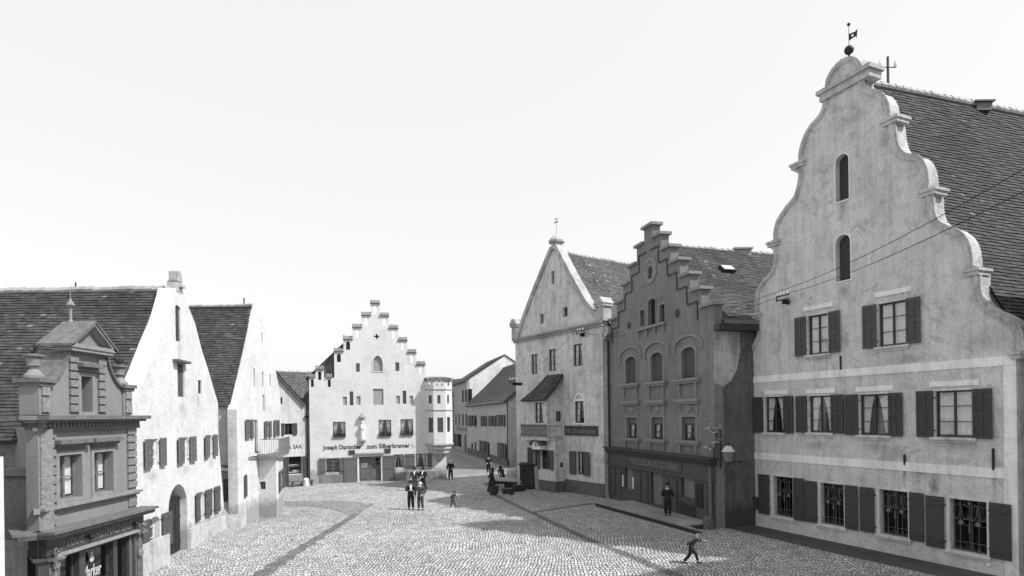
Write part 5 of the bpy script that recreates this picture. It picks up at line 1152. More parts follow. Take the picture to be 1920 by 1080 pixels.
# shop front
vf1=vF; SHF=flat('shopfront_left',.045,.4,.3,6,0,.5); 
def shopc(F,L_,e0,e1):
    m=MB(); m.box(-e0,L_+e1,vf1-.06,vf1+.02,-.02,.62); m.prism([(-e0*.8,vf1-.2),(L_+e1*.8,vf1-.2),(L_+e1,vf1-.063),(-e0,vf1-.063)],-.02,.5); m.build('shop_cornice',MOD,H,F.M)
shopc(FY,L,.25,.3); shopc(FCh,FCh.L,.2,.27)
m=MB(); m.box(-.02,L+.05,vf1-.72,vf1-.2,-.3,.22); m.build('fascia',SHF,H,FY.M)
m=MB(); m.box(.25,L-.3,vf1-.78,vf1-.7,.0,.34); m.build('fascia_rail',flat('rail_light',.25,.5,.2,6),H,FY.M)
LET=flat('gilt_letters',.3,.5,.2,9)
text_mesh(H,FY,'LOUIS',(.75,vf1-.6,1.45,vf1-.34),flat('letters_dim',.14,.6),.225,'shop_lettering',.01,.2)
text_mesh(H,FY,'HUTMACHEREI',(1.95,vf1-.62,L-.65,vf1-.32),flat('letters_dim',.14,.6),.225,'shop_lettering',.01,.2)
m=MB()
for uu in (1.7,L-.5): m.lathe([(.01,-.08),(.08,-.03),(.08,.03),(.01,.08)],(uu,vf1-.48,.3),10)
m.islands('boss',IRON,H,FY.M)
m=MB(); m.box(0,FCh.L,vf1-.75,vf1-.2,-.3,.05); m.box(0,FCh.L,0,vf1-.85,-.3,.04); m.box(-.02,FCh.L+.1,vf1-.85,vf1-.75,-.3,.16); m.build('shop_chamfer',SHF,H,FCh.M)
m=MB()
for u0,u1 in ((.08,.5),(L-.42,L-.0)): m.box(u0,u1,0,vf1-.72,-.02,.2); m.box(u0+.08,u1-.08,.3,vf1-1.25,.2,.23)
m.islands('pilaster',flat('pilaster_grey',.1,.6,.3,6),H,FY.M)
for uc_ in (.29,L-.21):
    m=MB(); m.lathe([(.13,-.02),(.15,.03),(.1,.06)],(uc_,vf1-1.55 if uc_>1 else vf1-1.0,.24),14)
    for k in range(30):
        m.T=Matrix.Translation((uc_+random.uniform(-.2,.2),vf1-.72+random.uniform(-.18,.2),.3+random.uniform(-.03,.08)))@Matrix.Rotation(random.uniform(0,6),4,'Z')@Matrix.Rotation(random.uniform(-1,1),4,'X'); s=random.uniform(.03,.08); m.quad((-s,-s*.5,0),(s,-s*.5,0),(s*.6,s*.5,.03),(-s*.6,s*.5,.03))
    m.T=None; m.box(uc_-.24,uc_+.24,vf1-.86,vf1-.78,0,.36); m.box(uc_-.04,uc_+.04,vf1-1.6,vf1-.5,.0,.24); m.build('capital_ornament',flat('ornament_grey',.16,.6,.5,20),H,FY.M)
hs=[]; 
for (a,b) in ((.62,1.45),(1.72,3.05)):
    window(H,FY,(a,.6,b,vf1-.9),cols=1,rows=1,holes=hs,fm=SHF,rec=.1,bar=.07,name='shop_window')
window(H,FY,(3.25,.1,3.75,vf1-.9),cols=1,rows=1,holes=hs,fm=SHF,rec=.25,name='shop_door')
m=MB(); m.wall([(.5,0),(L-.42,0),(L-.42,vf1-.73),(.5,vf1-.73)],hs,-.1,.08); m.build('shopfront',SHF,H,FY.M)
WL=flat('white_paint',.4,.4,.1)
text_mesh(H,FY,'Marker',(1.8,vf1-1.85,2.65,vf1-1.45),WL,-.06,'window_lettering',.02,.15,depth=.004)
text_mesh(H,FY,'Hüte',(2.2,vf1-2.2,2.95,vf1-1.95),WL,-.06,'window_lettering',.02,.15,depth=.004)
m=MB(); m.lathe([(.09,0),(.11,.01),(.07,.02)],(2.2,vf1-1.27,-.06),10); m.lathe([(.05,0),(.06,.01),(.04,.02)],(2.2,vf1-1.12,-.06),8); m.build('window_emblem',WL,H,FY.M)
m=MB(); m.tube([(3.85,0,.12),(3.85,1.2,.12),(3.85,vf1-.8,.12)],[.05,.07,.04],8); m.build('colonnette',flat('pilaster_grey',.1),H,FY.M)

# foreground white corner house and low side wall
H=empty('white_corner_house',Matrix.Translation((-13.4,15,0)),'white house corner cut off by the left edge, in front of the stone bay house','house')
m=MB(); m.prism([(-20,12.5),(-12.72,12.5),(-12.62,15.2),(-20,15.2)],0,4.9); m.build('wall',PW,H,ID)
m=MB(); m.prism([(-20,12.4),(-12.3,12.4),(-12.3,15.3),(-20,15.3)],4.903,5.02); m.build('eaves_slab',TRIM,H,ID) if False else None
P=Fr((-16.2,18.3),(-14.2,18.3)); H=empty('stone_gate_pier',P.M,'rough grey stone pier with cap slab, behind the white corner at the left edge','gate pier')
vt_=P.at(30,884)[1]; vm_=P.at(30,1012)[1]; u0=P.at(9,950)[0];u1=P.at(40,950)[0]
m=MB(); m.box(u0,u1+.4,vm_,vt_-.12,-.7,0); m.build('rough_panel',QR,H,P.M); m=MB(); m.box(u0-.1,u1+.4,vt_-.12,vt_+.08,-.8,.15); m.build('cap_slab',MOU,H,P.M); m=MB(); m.box(u0-.05,u1+.4,0,vm_-.002,-.75,.06); m.build('pier_base',plaster('plinth_white',.5),H,P.M)
# ================================================================ GROUND
def cobbles(key,base,scale,dark=.25,sx=1.0,bs=1.0,rot=.5):
    m,nt,b,o=newmat(key); g=nt.nodes.new('ShaderNodeNewGeometry'); 
    n0=N(nt,'ShaderNodeTexNoise'); n0.inputs['Scale'].default_value=.22; n0.inputs['Detail'].default_value=2; nt.links.new(g.outputs['Position'],n0.inputs[0])
    sub=N(nt,'ShaderNodeVectorMath',operation='MULTIPLY_ADD'); sub.inputs[1].default_value=(1.1,1.1,0); nt.links.new(n0.outputs['Color'],sub.inputs[0]); nt.links.new(g.outputs['Position'],sub.inputs[2])
    mp=nt.nodes.new('ShaderNodeMapping'); mp.inputs['Scale'].default_value=(scale*sx,scale*(1.0 if sx==1.0 else .62),0); mp.inputs['Rotation'].default_value=(0,0,rot); nt.links.new(sub.outputs[0],mp.inputs[0])
    vo=N(nt,'ShaderNodeTexVoronoi',feature='DISTANCE_TO_EDGE',voronoi_dimensions='2D'); vo.inputs['Scale'].default_value=1; vo.inputs['Randomness'].default_value=.55; nt.links.new(mp.outputs[0],vo.inputs[0])
    vc=N(nt,'ShaderNodeTexVoronoi',feature='F1',voronoi_dimensions='2D'); vc.inputs['Scale'].default_value=1; vc.inputs['Randomness'].default_value=.55; nt.links.new(mp.outputs[0],vc.inputs[0])
    sp=N(nt,'ShaderNodeSeparateColor'); nt.links.new(vc.outputs['Color'],sp.inputs[0])
    c=ramp(nt,sp.outputs[0],[(0,base*.72),(.4,base*.95),(.85,base*1.12),(1,base*1.3)])
    co=objco(nt); big=noise(nt,co,.13,5,.6); med=noise(nt,co,1.1,5,.65)
    c=mixc(nt,.8,c,ramp(nt,big,[(.35,.75),(.5,1.0),(.7,1.1)]),'MULTIPLY'); c=mixc(nt,.75,c,ramp(nt,med,[(.33,.72),(.55,1.0)]),'MULTIPLY')
    c=mixc(nt,1.0,c,ramp(nt,vo.outputs['Distance'],[(.03,dark),(.2,1.0)]),'MULTIPLY')
    nt.links.new(c,b.inputs['Base Color']); b.inputs['Roughness'].default_value=.7; b.inputs['Specular IOR Level'].default_value=.25
    h=ramp(nt,vo.outputs['Distance'],[(0,0),(.22,.8),(.5,1)],'EASE'); ad=N(nt,'ShaderNodeMath',operation='MULTIPLY_ADD'); ad.inputs[1].default_value=.5; nt.links.new(sp.outputs[1],ad.inputs[0]); nt.links.new(h,ad.inputs[2])
    bump(nt,b,ad.outputs[0],1.0*bs,.055); return m
COB=cobbles('cobbles',.5,6.8,.18,1.08,1.0,.12)
m=MB(); m.quad((-1200,-300,0),(1200,-300,0),(1200,2400,0),(-1200,2400,0)); tag(m.build('ground',COB),kind='structure')
def gpoly(name,pts,mat,z,kind='structure'):
    m=MB(); i=[m.p(*p[:2],z) for p in pts]; m.face(*i); return tag(m.build(name,mat),kind=kind)
def gstrip(name,c,w,mat,z):
    c=[Vector(gnd(*p)) for p in c]; 
    # resample
    P=[];n=10
    for a,b in zip(c[:-1],c[1:]):
        for k in range(n): P.append(a.lerp(b,k/n))
    P.append(c[-1]); m=MB(); pr=None
    for k,p in enumerate(P):
        d=(P[min(k+1,len(P)-1)]-P[max(k-1,0)]).normalized(); nn=Vector((-d.y,d.x)); t=k/(len(P)-1)
        ww=(w[0]+(w[1]-w[0])*t)/2*(1+.16*math.sin(k*1.9)+.1*math.sin(k*4.3)); cur=[m.p(p.x+nn.x*ww,p.y+nn.y*ww,z),m.p(p.x-nn.x*ww,p.y-nn.y*ww,z)]
        if pr: m.face(pr[0],pr[1],cur[1],cur[0])
        pr=cur
    return tag(m.build(name,mat),kind='structure')
GUT=cobbles('gutter_stones',.16,5.0,.5,1.0,.5); LANE=cobbles('lane_gravel',.26,9,.7,1,.4)
gstrip('gutter',[(697,944),(660,969),(600,1006),(540,1044),(480,1085)],(.3,.7),GUT,.004)
gpoly('gutter',[gnd(*q) for q in ((528,941),(560,939.5),(600,939),(640,939.5),(672,941),(694,946),(686,955),(674,962),(655,968),(645,962),(620,955),(590,950),(555,949),(530,948))],cobbles('patch_stones',.27,6.8,.5,1.08,.6,.12),.008)  # flat patch of darker cobbles left of the gutter strip
gstrip('gutter',[(925,926),(960,944),(1012,968),(1104,1012),(1190,1046),(1300,1092)],(.35,.5),GUT,.004)
gstrip('gutter',[(1000,961),(1050,953),(1112,944)],(.35,.5),GUT,.008)
lane=[gnd(840,893),gnd(836,870),gnd(846,851),gnd(858,842),gnd(880,852),gnd(953,880),gnd(980,888),gnd(905,884)]
gpoly('road',lane,LANE,.004)
a=Vector(gnd(878,853));b=Vector(gnd(955,880)); d=(b-a).normalized(); nn=Vector((d.y,-d.x))
m=MB(); m.T=Fr(a,b).M; m.box(-18,(b-a).length+1.5,-.0,.12,.3,1.5); tag(m.build('kerb',plaster('kerb_stone',.3,.3,.6,.2,1.3)),kind='structure')
TAR=plaster('pavement_dark',.085,.3,.6,.1,1.5,.3)
m=MB(); m.T=B.M; m.wall([(-2.2,0),(13,0),(13,1),(-2.2,1)],[],0,.001) if False else None
i=[m.p(u,.006,w) for u,w in ((-2.6,.0),(14,.0),(14,1.5),(10,1.75),(6,1.9),(2,1.75),(-.5,1.8),(-2.6,1.2))]; m.face(*i[::-1]); tag(m.build('pavement',TAR),kind='structure')
pr=Vector(gnd(1307,1003)); wT=(pr-S.p0).dot(S.n); pl=Vector(gnd(1115,949)); ul=(pl-S.p0).dot(S.u); wl=(pl-S.p0).dot(S.n); print('terrace',wT,ul,wl)
m=MB(); m.T=S.M; o_=[(ul,wl),((pr-S.p0).dot(S.u),wT),(12.9,wT*.9),(12.9,0),(ul+.3,0)]
def vprism(m,poly,y0,y1):
    i=[m.p(x,y1,z) for x,z in poly]; j=[m.p(x,y0,z) for x,z in poly]; m.face(*i);m.face(*j[::-1]);n=len(poly)
    for k in range(n): m.face(i[k],j[k],j[(k+1)%n],i[(k+1)%n])
vprism(m,[(x,z-.04 if z>0 else z) for x,z in o_],0,.2); tag(m.build('kerb',flat('kerb_shaded',.035,.9,.4,8)),kind='structure'); m=MB(); m.T=S.M; vprism(m,o_,.2,.27); tag(m.build('pavement',STONE),kind='structure')  # dirty kerb stone, coloured darker to hold the shade of its front
m=MB(); q=S.w3(13.05,0,.45); m.lathe([(.28,0),(.26,.45),(.2,.62),(.05,.7)],n=9); tag(m.build('guard_stone',flat('guard_dark',.1,.9,.4,8),None,Matrix.Translation(q)),'dark rounded guard stone at the corner of the stepped-gable shop beside the alley gap','guard stone')
# neighbour beyond the right edge of the picture (its gable shades the near cobbles)
FN=Fr(B.xy(12.45,0),B.xy(23.0,0)); H=empty('neighbour_house',FN.M,'plain gabled house next along the row, beyond the right edge of the picture','house'); hn=[]
for vv in (1.2,4.6,8.0):
    for k in range(3): window(H,FN,(1.6+k*2.9,vv,2.7+k*2.9,vv+1.6),holes=hn,arch=TRIM,archw=.1)
wallpart(H,FN,[(0,0),(FN.L,0),(FN.L,12.4),(FN.L/2,20.0),(0,12.4)],hn,PB,.5); body_walls(H,FN,0,FN.L,12.4,16,PB,(FN.L/2,19.7))
roof(H,FN.w3(0,12.3,-16),FN.w3(0,12.3,.2),FN.w3(FN.L/2,20.15,.2),FN.w3(FN.L/2,20.15,-16),TK,course=.5,seg=1.2); roof(H,FN.w3(FN.L+.15,12.3,.2),FN.w3(FN.L+.15,12.3,-16),FN.w3(FN.L/2,20.15,-16),FN.w3(FN.L/2,20.15,.2),TK,course=.5,seg=1.2)
# ================================================================ PEOPLE
SKIN=flat('skin',.42,.7,.08,12); CLD=flat('cloth_black',.018,.9,.4,30); CLG=flat('cloth_grey',.055,.9,.35,30); CLM=flat('cloth_midgrey',.11,.9,.35,30); SHIRT=flat('shirt_white',.75,.8,.1,20); HAIR=flat('hair_dark',.03,.9,.4,40); BEARD=flat('beard_white',.6,.9,.2,40); SHOE=flat('shoe',.012,.5,.2,20); APR=flat('apron',.4,.9,.2,20)
def skin(name,vs,es,mat,parent,sub=1,scale=1.0):
    me=bpy.data.meshes.new(name); me.from_pydata([(x*scale,y*scale,z*scale) for x,y,z,*r in vs],es,[]); o=bpy.data.objects.new(name,me); COL.objects.link(o)
    md=o.modifiers.new('s','SKIN'); md.use_smooth_shade=True; sv=me.skin_vertices[0].data
    for k,v in enumerate(vs): r=v[3]*scale; r2=(v[4]*scale if len(v)>4 else r); sv[k].radius=(r,r2); sv[k].use_root=(k==0)
    if sub: s=o.modifiers.new('u','SUBSURF'); s.levels=sub; s.render_levels=sub
    bpy.context.view_layer.update(); m2=bpy.data.meshes.new_from_object(o.evaluated_get(bpy.context.evaluated_depsgraph_get())); bpy.data.objects.remove(o)
    m2.materials.clear(); m2.materials.append(mat); m2.name=name
    for p in m2.polygons: p.use_smooth=True
    q=bpy.data.objects.new(name,m2); COL.objects.link(q); place(q,parent,WM[parent]); return q
def person(px,py,h,face,label,arms=((.26,-.02,1.14,.2,-.2,1.06),(-.26,-.02,1.14,-.2,-.2,1.06)),legs=((.1,0,.09,-.03),(-.1,0,-.09,0)),top=CLD,bottom=CLD,hat='bowler',shirt=True,beard=None,coat=.0,dress=False,lean=0.0,hairm=HAIR,apron=None,group=None,z=0.0):
    x,y=gnd(px,py,z); k=h/1.74
    P=empty('person',Matrix.Translation((x,y,z))@Matrix.Rotation(face,4,'Z')@Matrix.Diagonal((1.14,1.14,1,1)),label,'person',group)
    L=lambda zz: -lean*max(0,zz-.9)
    def q(x,y,z,r,r2=None): return (x,y+L(z),z-(lean*lean*.35*max(0,z-.9)),r,r2 or r)
    vs=[q(0,0,.95,.13,.1),q(0,0,1.12,.12,.095),q(0,0,1.32,.15,.1),q(0,0,1.44,.09,.07),q(0,-.005,1.51,.052),q(0,-.015,1.58,.075,.085),q(0,-.01,1.66,.082,.095),q(0,0,1.72,.05,.06)]
    es=[(i,i+1) for i in range(7)]
    vs.append(q(0,-.115,1.615,.014)); es.append((5,8))
    for s in (-1,1):
        vs.append(q(s*.085,0,1.62,.016)); es.append((6,len(vs)-1))
    hands=[]
    for s,(ex,ey,ez,hx,hy,hz) in zip((1,-1),arms):
        b=len(vs); vs+= [q(s*.17,0,1.42,.055),q(ex,ey,ez,.04),q(hx,hy,hz,.026)]; es+=[(3,b),(b,b+1),(b+1,b+2)]
        E_=Vector((ex,ey,ez));Hh=Vector((hx,hy,hz)); d=(Hh-E_).normalized(); sd=d.cross(Vector((0,0,1)) if abs(d.z)<.8 else Vector((0,1,0))).normalized()
        pm=Hh+d*.06; vs.append(q(*pm,.032,.02)); es.append((b+2,b+3)); c=len(vs)
        for f,(o_,l) in enumerate(((-.03,.07),(-.01,.085),(.01,.08),(.03,.062))):
            t=pm+d*.05+sd*o_; t2=pm+d*(.05+l*.5)+sd*o_*1.15+Vector((0,-.01,-.012)); vs+=[q(*t,.009),q(*t2,.008)]; es+=[(b+3,len(vs)-2),(len(vs)-2,len(vs)-1)]
        t=Hh+d*.035+sd*.05*s; vs.append(q(*t,.01)); es.append((b+2,len(vs)-1))
    for s,(kx,ky,fx,fy) in zip((1,-1),legs):
        b=len(vs); vs+=[(s*.09,0,.86,.085,.085),(kx,ky,.48,.055,.055),(fx if abs(fx)>.02 else s*.09,fy,.09,.038,.038),(fx,fy-.13,.04,.035,.03)]; es+=[(0,b),(b,b+1),(b+1,b+2),(b+2,b+3)]
    skin('body',vs,es,SKIN,P,1,k)
    if not dress:
        tv=[(0,0,.98,.165,.13),(0,0,.9,.15,.125)];te=[(0,1)]
        for s,(kx,ky,fx,fy) in zip((1,-1),legs):
            b=len(tv); tv+=[(s*.09,0,.8,.115,.11),(kx,ky,.48,.088,.088),(fx,fy,.1,.075,.075)]; te+=[(1,b),(b,b+1),(b+1,b+2)]
        skin('trousers',tv,te,bottom,P,1,k)
        m=MB(); 
        for s,(kx,ky,fx,fy) in zip((1,-1),legs): m.T=Matrix.Translation((fx*k,(fy-.05)*k,0))@Matrix.Diagonal((.055*k,.14*k,.08*k,1)); m.lathe([(.9,0),(1,.25),(.9,.7),(.4,1.1)],n=10)
        m.islands('shoe',SHOE,P)
    else:
        m=MB(); m.T=Matrix.Translation((0,L(.9)*.5*k,0)); m.lathe([(.36*k,.0),(.34*k,.1*k),(.27*k,.5*k),(.2*k,.85*k),(.13*k,1.08*k)],n=18); m.build('skirt',bottom,P,smooth=True)
    cv=[q(0,0,.86 if not coat else .62,.2,.16),q(0,0,1.0,.18,.145),q(0,0,1.15,.165,.13),q(0,0,1.33,.185,.14),q(0,0,1.44,.1,.085)]
    ce=[(i,i+1) for i in range(4)]
    for s,(ex,ey,ez,hx,hy,hz) in zip((1,-1),arms):
        b=len(cv); w=Vector((ex,ey,ez)).lerp(Vector((hx,hy,hz)),.88); cv+=[q(s*.17,0,1.42,.085),q(ex,ey,ez,.072),q(w.x,w.y,w.z,.055)]; ce+=[(4,b),(b,b+1),(b+1,b+2)]
    skin('jacket',cv,ce,top,P,1,k)
    if shirt:
        m=MB(); pts=[(-.045,1.47),(.045,1.47),(.03,1.3),(0,1.17),(-.03,1.3)]
        i=[m.p(x*k,(-.115-(.03 if zz<1.45 else -.03)+L(zz))*k,zz*k) for x,zz in pts]; j=[m.p(x*k,(-.06+L(zz))*k,zz*k) for x,zz in pts]; m.face(*i);m.face(*j[::-1])
        for a in range(5): m.face(i[a],j[a],j[(a+1)%5],i[(a+1)%5])
        m.build('shirt_front',SHIRT,P)
    HT=Matrix.Translation((0,L(1.7)*k,-(lean*lean*.35*.8)*k))
    if hat=='bowler':
        m=MB(); m.T=HT; m.lathe([(.155*k,1.685*k),(.15*k,1.7*k),(.1*k,1.7*k),(.1*k,1.77*k),(.07*k,1.82*k),(.01*k,1.83*k)],n=14); m.build('hat',CLD,P)
    elif hat=='cap':
        m=MB(); m.T=HT; m.lathe([(.1*k,1.68*k),(.125*k,1.74*k),(.1*k,1.78*k),(.01*k,1.785*k)],n=12); m.box(-.07*k,.07*k,-.17*k,-.06*k,1.685*k,1.7*k); m.build('cap',CLD,P)
    elif hat=='scarf':
        m=MB(); m.T=HT; m.lathe([(.12*k,1.47*k),(.115*k,1.6*k),(.115*k,1.7*k),(.07*k,1.78*k),(.01*k,1.79*k)],(0,.03,0),n=12); m.build('headscarf',CLD,P)
    else:
        m=MB(); m.T=HT; m.lathe([(.09*k,1.58*k),(.1*k,1.66*k),(.095*k,1.72*k),(.06*k,1.765*k),(.01*k,1.775*k)],(0,.022*k,0),n=12); m.build('hair',hairm,P,smooth=True)
    m=MB(); m.T=HT
    for s in (-.03,.03): m.box((s-.01)*k,(s+.01)*k,-.103*k,-.09*k,1.635*k,1.65*k)
    m.box(-.02*k,.02*k,-.1*k,-.085*k,1.562*k,1.57*k)
    m.islands('face_feature',HAIR,P)
    if beard: m=MB(); m.T=HT; m.lathe([(.01,1.44*k),(.06*k,1.5*k),(.075*k,1.56*k),(.06*k,1.585*k)],(0,-.05*k,0),n=10); m.build('beard',beard,P,smooth=True)
    if apron: m=MB(); m.box(-.17*k,.17*k,-.2*k,-.15*k,.35*k,1.05*k); m.build('apron',apron,P)
    return P
G4='men standing together in the square'
person(770.5,955.5,1.74,.25,'man in black suit and bowler hat at front left of the group of four',arms=((.27,-.06,1.2,.04,-.22,1.25),(-.27,-.06,1.2,-.06,-.23,1.2)),legs=((.1,-.02,.12,-.02),(-.1,0,-.11,0)),group=G4)
person(788.5,956.5,1.70,-.12,'white-bearded man in a dark grey coat at front right of the group, bareheaded',top=CLG,bottom=CLG,hat=None,beard=BEARD,shirt=False,hairm=BEARD,arms=((.28,.0,1.13,.16,-.2,1.0),(-.3,.02,1.14,-.28,-.02,.86)),legs=((.1,0,.13,0),(-.1,0,-.11,.02)),group=G4)
person(777.5,920,1.76,.1,'man in bowler hat and open coat over a grey waistcoat, back left of the group',top=CLG,bottom=CLM,arms=((.27,.02,1.13,.22,-.12,.95),(-.29,.02,1.13,-.26,-.1,.92)),group=G4)
person(793.5,920.5,1.78,-.2,'man in bowler hat and long black coat, at back right of the group of four',coat=.1,arms=((.27,.0,1.15,.08,-.22,1.08),(-.28,0,1.15,-.1,-.22,1.05)),legs=((.13,-.02,.24,-.04),(-.08,0,-.08,0)),group=G4)
person(845,899,1.72,.1,'bareheaded man in a black jacket standing alone at the mouth of the alley',hat=None,shirt=False,hairm=BEARD,arms=((.27,-.02,1.15,.12,-.18,1.02),(-.28,0,1.13,-.27,-.05,.88)),legs=((.1,0,.14,0),(-.1,0,-.13,0)))
person(916,887.5,1.72,.3,'man in dark clothes and cap at the kerb before the low alley house',hat='cap',top=CLD,shirt=False)
person(923,921.5,1.74,-1.2,'woman in a long black dress and headscarf at the left end of the market cart',dress=True,bottom=CLD,hat='scarf',shirt=False,arms=((.22,-.1,1.15,.14,-.28,1.05),(-.22,-.1,1.15,-.14,-.28,1.0)))
person(942,908,1.6,-.4,'stooping figure in dark shawl leaning over the goods behind the market cart',dress=True,bottom=CLD,top=CLG,hat='scarf',shirt=False,lean=.45,arms=((.22,-.15,1.05,.15,-.4,.9),(-.22,-.15,1.05,-.15,-.4,.9)))
person(1252,968,1.72,2.7,'dark figure standing at the middle door of the stepped-gable shop on the raised stone pavement',hat='bowler',shirt=False,coat=.1,z=.24)
person(849,951,1.0,1.1,'small child in dark clothes walking in the middle of the square, leaning forward',hat='cap',shirt=False,top=CLG,bottom=CLG,lean=.25,legs=((.1,-.15,.09,-.22),(-.1,.05,-.09,.22)),arms=((.27,-.15,1.18,.22,-.35,1.12),(-.27,.12,1.18,-.25,.1,.95)))
person(1296,1056,1.25,1.3,'child in dark clothes running across the cobbles in front of the big scroll-gabled house',hat='cap',shirt=False,top=CLG,bottom=CLD,lean=.45,legs=((.1,-.22,.09,-.3),(-.1,.05,-.09,.34)),arms=((.27,-.2,1.18,.22,-.42,1.2),(-.27,.2,1.18,-.25,.25,.98)))
# ================================================================ STALL AND PROPS
def ground_T(px,py,rot=0): x,y=gnd(px,py); return Matrix.Translation((x,y,0))@Matrix.Rotation(rot,4,'Z')
DKW=flat('dark_wood',.035,.8,.5,8); PLK=flat('planks_pale',.3,.85,.3,8)
P=empty('market_cart',ground_T(946,918,.25),'low wooden handcart with tilted plank top laden with goods, beside the alley mouth','cart')
m=MB(); m.T=Matrix.Rotation(.1,4,'Y')@Matrix.Rotation(.16,4,'X')
for k in range(5): m.box(-1.15,1.1,-.62+k*.25,-.4+k*.25,.78,.84)
m.build('plank_top',PLK,P); m=MB(); m.box(-1.0,.95,-.55,.55,.55,.7); m.box(-.9,.9,-.5,.5,.25,.5); m.build('cart_body',DKW,P)
for s in (-1,1):
    m=MB(); m.T=Matrix.Translation((.35,s*.68,.36)); m.lathe([(.36,-.03),(.36,.03),(.29,.03),(.29,-.03)],(0,0,0),18,'y'); 
    for k in range(8): a=k*math.pi/4; m.tube([(0,0,0),(.33*math.cos(a),0,.33*math.sin(a))],.022,4)
    m.build('wheel',DKW,P)
for x,y in ((-.95,-.5),(-.95,.5)): m=MB(); m.box(x-.04,x+.04,y-.04,y+.04,0,.56); m.build('leg',DKW,P)
m=MB(); m.tube([(-.9,-.45,.6),(-1.6,-.4,.45)],.035,6); m.tube([(-.9,.45,.6),(-1.6,.4,.45)],.035,6); m.islands('handle',DKW,P)
P=empty('wicker_basket',ground_T(926,928,.3),'dark wicker basket standing on the ground in front of the market cart','basket')
m=MB(); m.lathe([(.26,0),(.34,.3),(.38,.62),(.36,.64),(.3,.3),(.2,.08)],n=14); m.build('basket',DKW,P); m=MB(); m.tube([(.36*math.cos(t*math.pi/8),0,.62+.34*math.sin(t*math.pi/8)) for t in range(9)],.025,6); m.build('handle',DKW,P)
for k,(px,py,rt,lb) in enumerate(((943,928.5,.3,'pale plank lying flat on the cobbles before the market cart'),)):
    m=MB(); m.box(-.45,.45,-.14,.14,.01,.06); tag(m.build('plank',PLK,None,ground_T(px,py,rt)),lb,'plank')
random.seed(5)
mt=bpy.data.objects['market_cart'].matrix_local
for k,(x,y,mat,lb) in enumerate(((-.6,-.2,CUR,'white bundle at the left end of the market cart top'),(.1,-.15,CLG,'dark bundle in the middle of the market cart top'),(.7,.1,APR,'pale bundle at the right end of the market cart top'))):
    m=MB(); m.lathe([(.01,0),(.2,.02),(.24,.1),(.15,.2),(.03,.24)],n=9); o=m.build('bundle',mat,None,mt@Matrix.Translation((x,y,.84-x*.1))@Matrix.Rotation(k,4,'Z')@Matrix.Diagonal((2.0,1.2,1.9,1)),smooth=True); tag(o,lb,'bundle',group='bundles of goods on the cart')
P=ground_T(966,905,.1); m=MB()
n=12
for i_ in range(n):
    for j_ in range(6): pass
m.lathe([(.75,0),(.78,.4),(.72,.9),(.5,1.15),(.2,1.3),(.02,1.32)],n=11)
for v in m.v: v.x+=random.uniform(-.07,.07); v.y=v.y*.7+random.uniform(-.07,.07); v.z+=random.uniform(-.05,.05) if v.z>.1 else 0
tag(m.build('covered_pile',flat('canvas_pale',.34,.9,.3,5),None,P,smooth=True),'heap of goods covered with pale canvas, between the market cart and the dark booth','covered pile')
P=empty('wooden_booth',ground_T(991,916,-.12),'dark plank booth with a sloping lid against the tall pointed-gable house','booth')
m=MB(); m.box(-.62,.62,-.45,.45,0,1.85)
for k in range(8): m.box(-.62+k*.157,-.62+k*.157+.14,-.475,-.45,.05,1.8)
for z in (.3,1.0,1.6): m.box(-.63,.63,-.5,-.475,z,z+.09)
m.build('cabin',DKW,P); m=MB(); m.T=Matrix.Translation((0,0,1.9))@Matrix.Rotation(.08,4,'X'); m.box(-.72,.72,-.58,.58,0,.07); m.build('lid',DKW,P); m=MB(); m.box(-.45,-.2,-.49,-.45,1.2,1.55); m.build('hatch',CLD,P)
m=MB(); m.T=ground_T(1010,918)@Matrix.Rotation(-.1,4,'Y'); m.prism([(-.28,-.1),(.28,-.1),(.2,.1),(-.2,.1)],0,.02) if False else None
m.lathe([(.27,0),(.24,.4),(.17,1.2),(.15,1.75),(.04,1.82)],n=6); tag(m.build('stone_buttress_post',plaster('kerb_stone',.3),None,ID),'pale tapered stone post leaning beside the right side of the dark plank booth','stone post')
for k,(px,py,rt,sc,lb) in enumerate(((933,921,.2,1.0,'dark wooden crate below the left end of the market cart'),(953,927,-.3,.8,'smaller dark crate in front of the market cart, right of the flat plank'),(972,921,.5,.9,'dark crate between the market cart and the plank booth'))):
    P=empty('crate',ground_T(px,py,rt),lb,'crate','crates around the market cart'); m=MB(); s=.42*sc
    for z in (0,.16,.32): m.box(-s,s,-s*.7,s*.7,z*sc*1.2,(z+.12)*sc*1.2)
    for x in (-s,s):
        for y in (-s*.7,s*.7): m.box(x-.03,x+.03,y-.03,y+.03,0,.58*sc)
    m.build('slats',DKW if k else PLK,P); m=MB(); m.box(-s*.9,s*.9,-s*.6,s*.6,.5*sc,.56*sc); m.build('contents',CLM,P)
m=MB()
for k in range(70):
    px,py=random.choice(((760,1000),(1000,985),(900,930),(640,1020),(1150,1030),(720,930))); x,y=gnd(px+random.gauss(0,90),max(900,py+random.gauss(0,22))); s=random.uniform(.03,.09); n_=6; i=[m.p(x+s*random.uniform(.6,1.3)*math.cos(a*math.pi/3),y+s*random.uniform(.6,1.6)*math.sin(a*math.pi/3),.012) for a in range(n_)]; t_=m.p(x,y,.012+s*.6)
    for a in range(n_): m.face(i[a],i[(a+1)%n_],t_)
tag(m.build('street_litter',flat('dung',.1,.9,.4,20)),kind='stuff')
# debris of the street
for k,(px,py) in enumerate(((706,932),(745,924))): pass
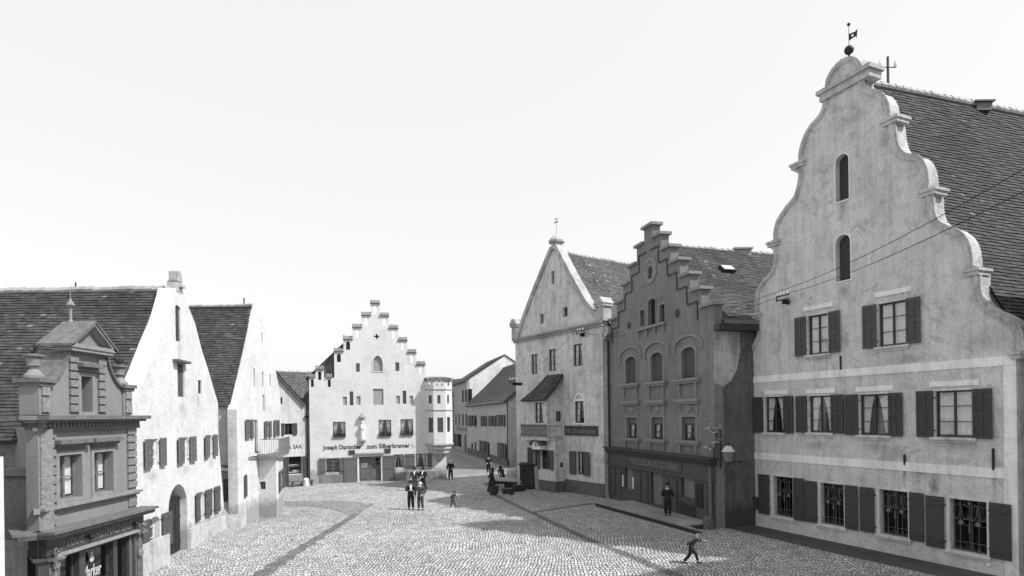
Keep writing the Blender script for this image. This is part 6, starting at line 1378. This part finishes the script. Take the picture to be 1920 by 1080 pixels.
# ================================================================ WIRES
def wire(a,b,sag,label,r=.012):
    a,b=Vector(a),Vector(b); pts=[a.lerp(b,t/14)-Vector((0,0,sag*4*(t/14)*(1-t/14))) for t in range(15)]; m=MB(); m.tube(pts,r,5); tag(m.build('overhead_wire',CLD,None,ID),label,'wire','overhead wires')
wp=Vector(wp); far1=along(1960,293,13.0); far2=along(1960,338,12.4)
wire(wp+Vector((-.1,0,.1)),far1,.25,'upper wire running from the bracket above the left shuttered window to the right edge',.011)
wire(wp+Vector((.1,-.1,-.05)),far2,.25,'lower wire running from the bracket above the left shuttered window to the right edge',.011)
wire(wp+Vector((-.1,.1,.1)),sb+Vector((.1,0,.1)),.35,'upper wire between the big house bracket and the dark stepped-gable house',.013)
wire(wp+Vector((.0,.1,-.12)),sb+Vector((-.1,0,-.1)),.45,'lower wire between the big house bracket and the dark stepped-gable house',.011)
wire(sb+Vector((-.3,0,.05)),hb5,.15,'short wire between the dark stepped-gable house and the tall pointed-gable house',.012)
wire(hb5+Vector((-.2,0,0)),ha5,.5,'wire crossing the front of the tall pointed-gable house to the cross-arm by the alley',.011)
# ================================================================ LIGHT, SKY, CAMERA
SEL=math.radians(SUN_EL); AZ=Vector((.942,-.335)).normalized()
sd=Vector((AZ.x*math.cos(SEL),AZ.y*math.cos(SEL),math.sin(SEL)))
L_=bpy.data.lights.new('sun','SUN'); L_.energy=SUN_E; L_.angle=math.radians(1.2); L_.color=(1,.985,.96); lo=bpy.data.objects.new('sun',L_); COL.objects.link(lo); lo.rotation_euler=sd.to_track_quat('Z','Y').to_euler()
w=bpy.data.worlds.new('World'); SC.world=w; w.use_nodes=True; nt=w.node_tree; bg=nt.nodes['Background']; sk=nt.nodes.new('ShaderNodeTexSky'); sk.sky_type='NISHITA'; sk.sun_disc=False; sk.sun_elevation=SEL; sk.sun_rotation=math.atan2(AZ.x,AZ.y); sk.air_density=SKY_AIR; sk.dust_density=SKY_DUST; sk.ozone_density=1
bw=nt.nodes.new('ShaderNodeRGBToBW'); nt.links.new(sk.outputs[0],bw.inputs[0]); ma=N(nt,'ShaderNodeMath',operation='MULTIPLY_ADD'); ma.inputs[1].default_value=.25; ma.inputs[2].default_value=SKY_C; nt.links.new(bw.outputs[0],ma.inputs[0]); nt.links.new(ma.outputs[0],bg.inputs[0]); bg.inputs[1].default_value=SKY_S
cam=bpy.data.cameras.new('camera'); co=bpy.data.objects.new('camera',cam); COL.objects.link(co); SC.camera=co
cam.sensor_width=36; cam.lens=36*FOC/1920; cam.shift_y=(CY-540)/1920; cam.clip_end=5000; cam.clip_start=.1
rx=Vector((cr,0,-sr)); up=Vector((sr,0,cr)); bk=Vector((0,-1,0))
co.matrix_world=Matrix(((rx.x,up.x,bk.x,0),(rx.y,up.y,bk.y,0),(rx.z,up.z,bk.z,EYE),(0,0,0,1)))
SC.view_settings.view_transform='Standard'; SC.view_settings.look='None'; SC.view_settings.exposure=EXPO; SC.view_settings.gamma=1
SC.render.resolution_x=1024; SC.render.resolution_y=576
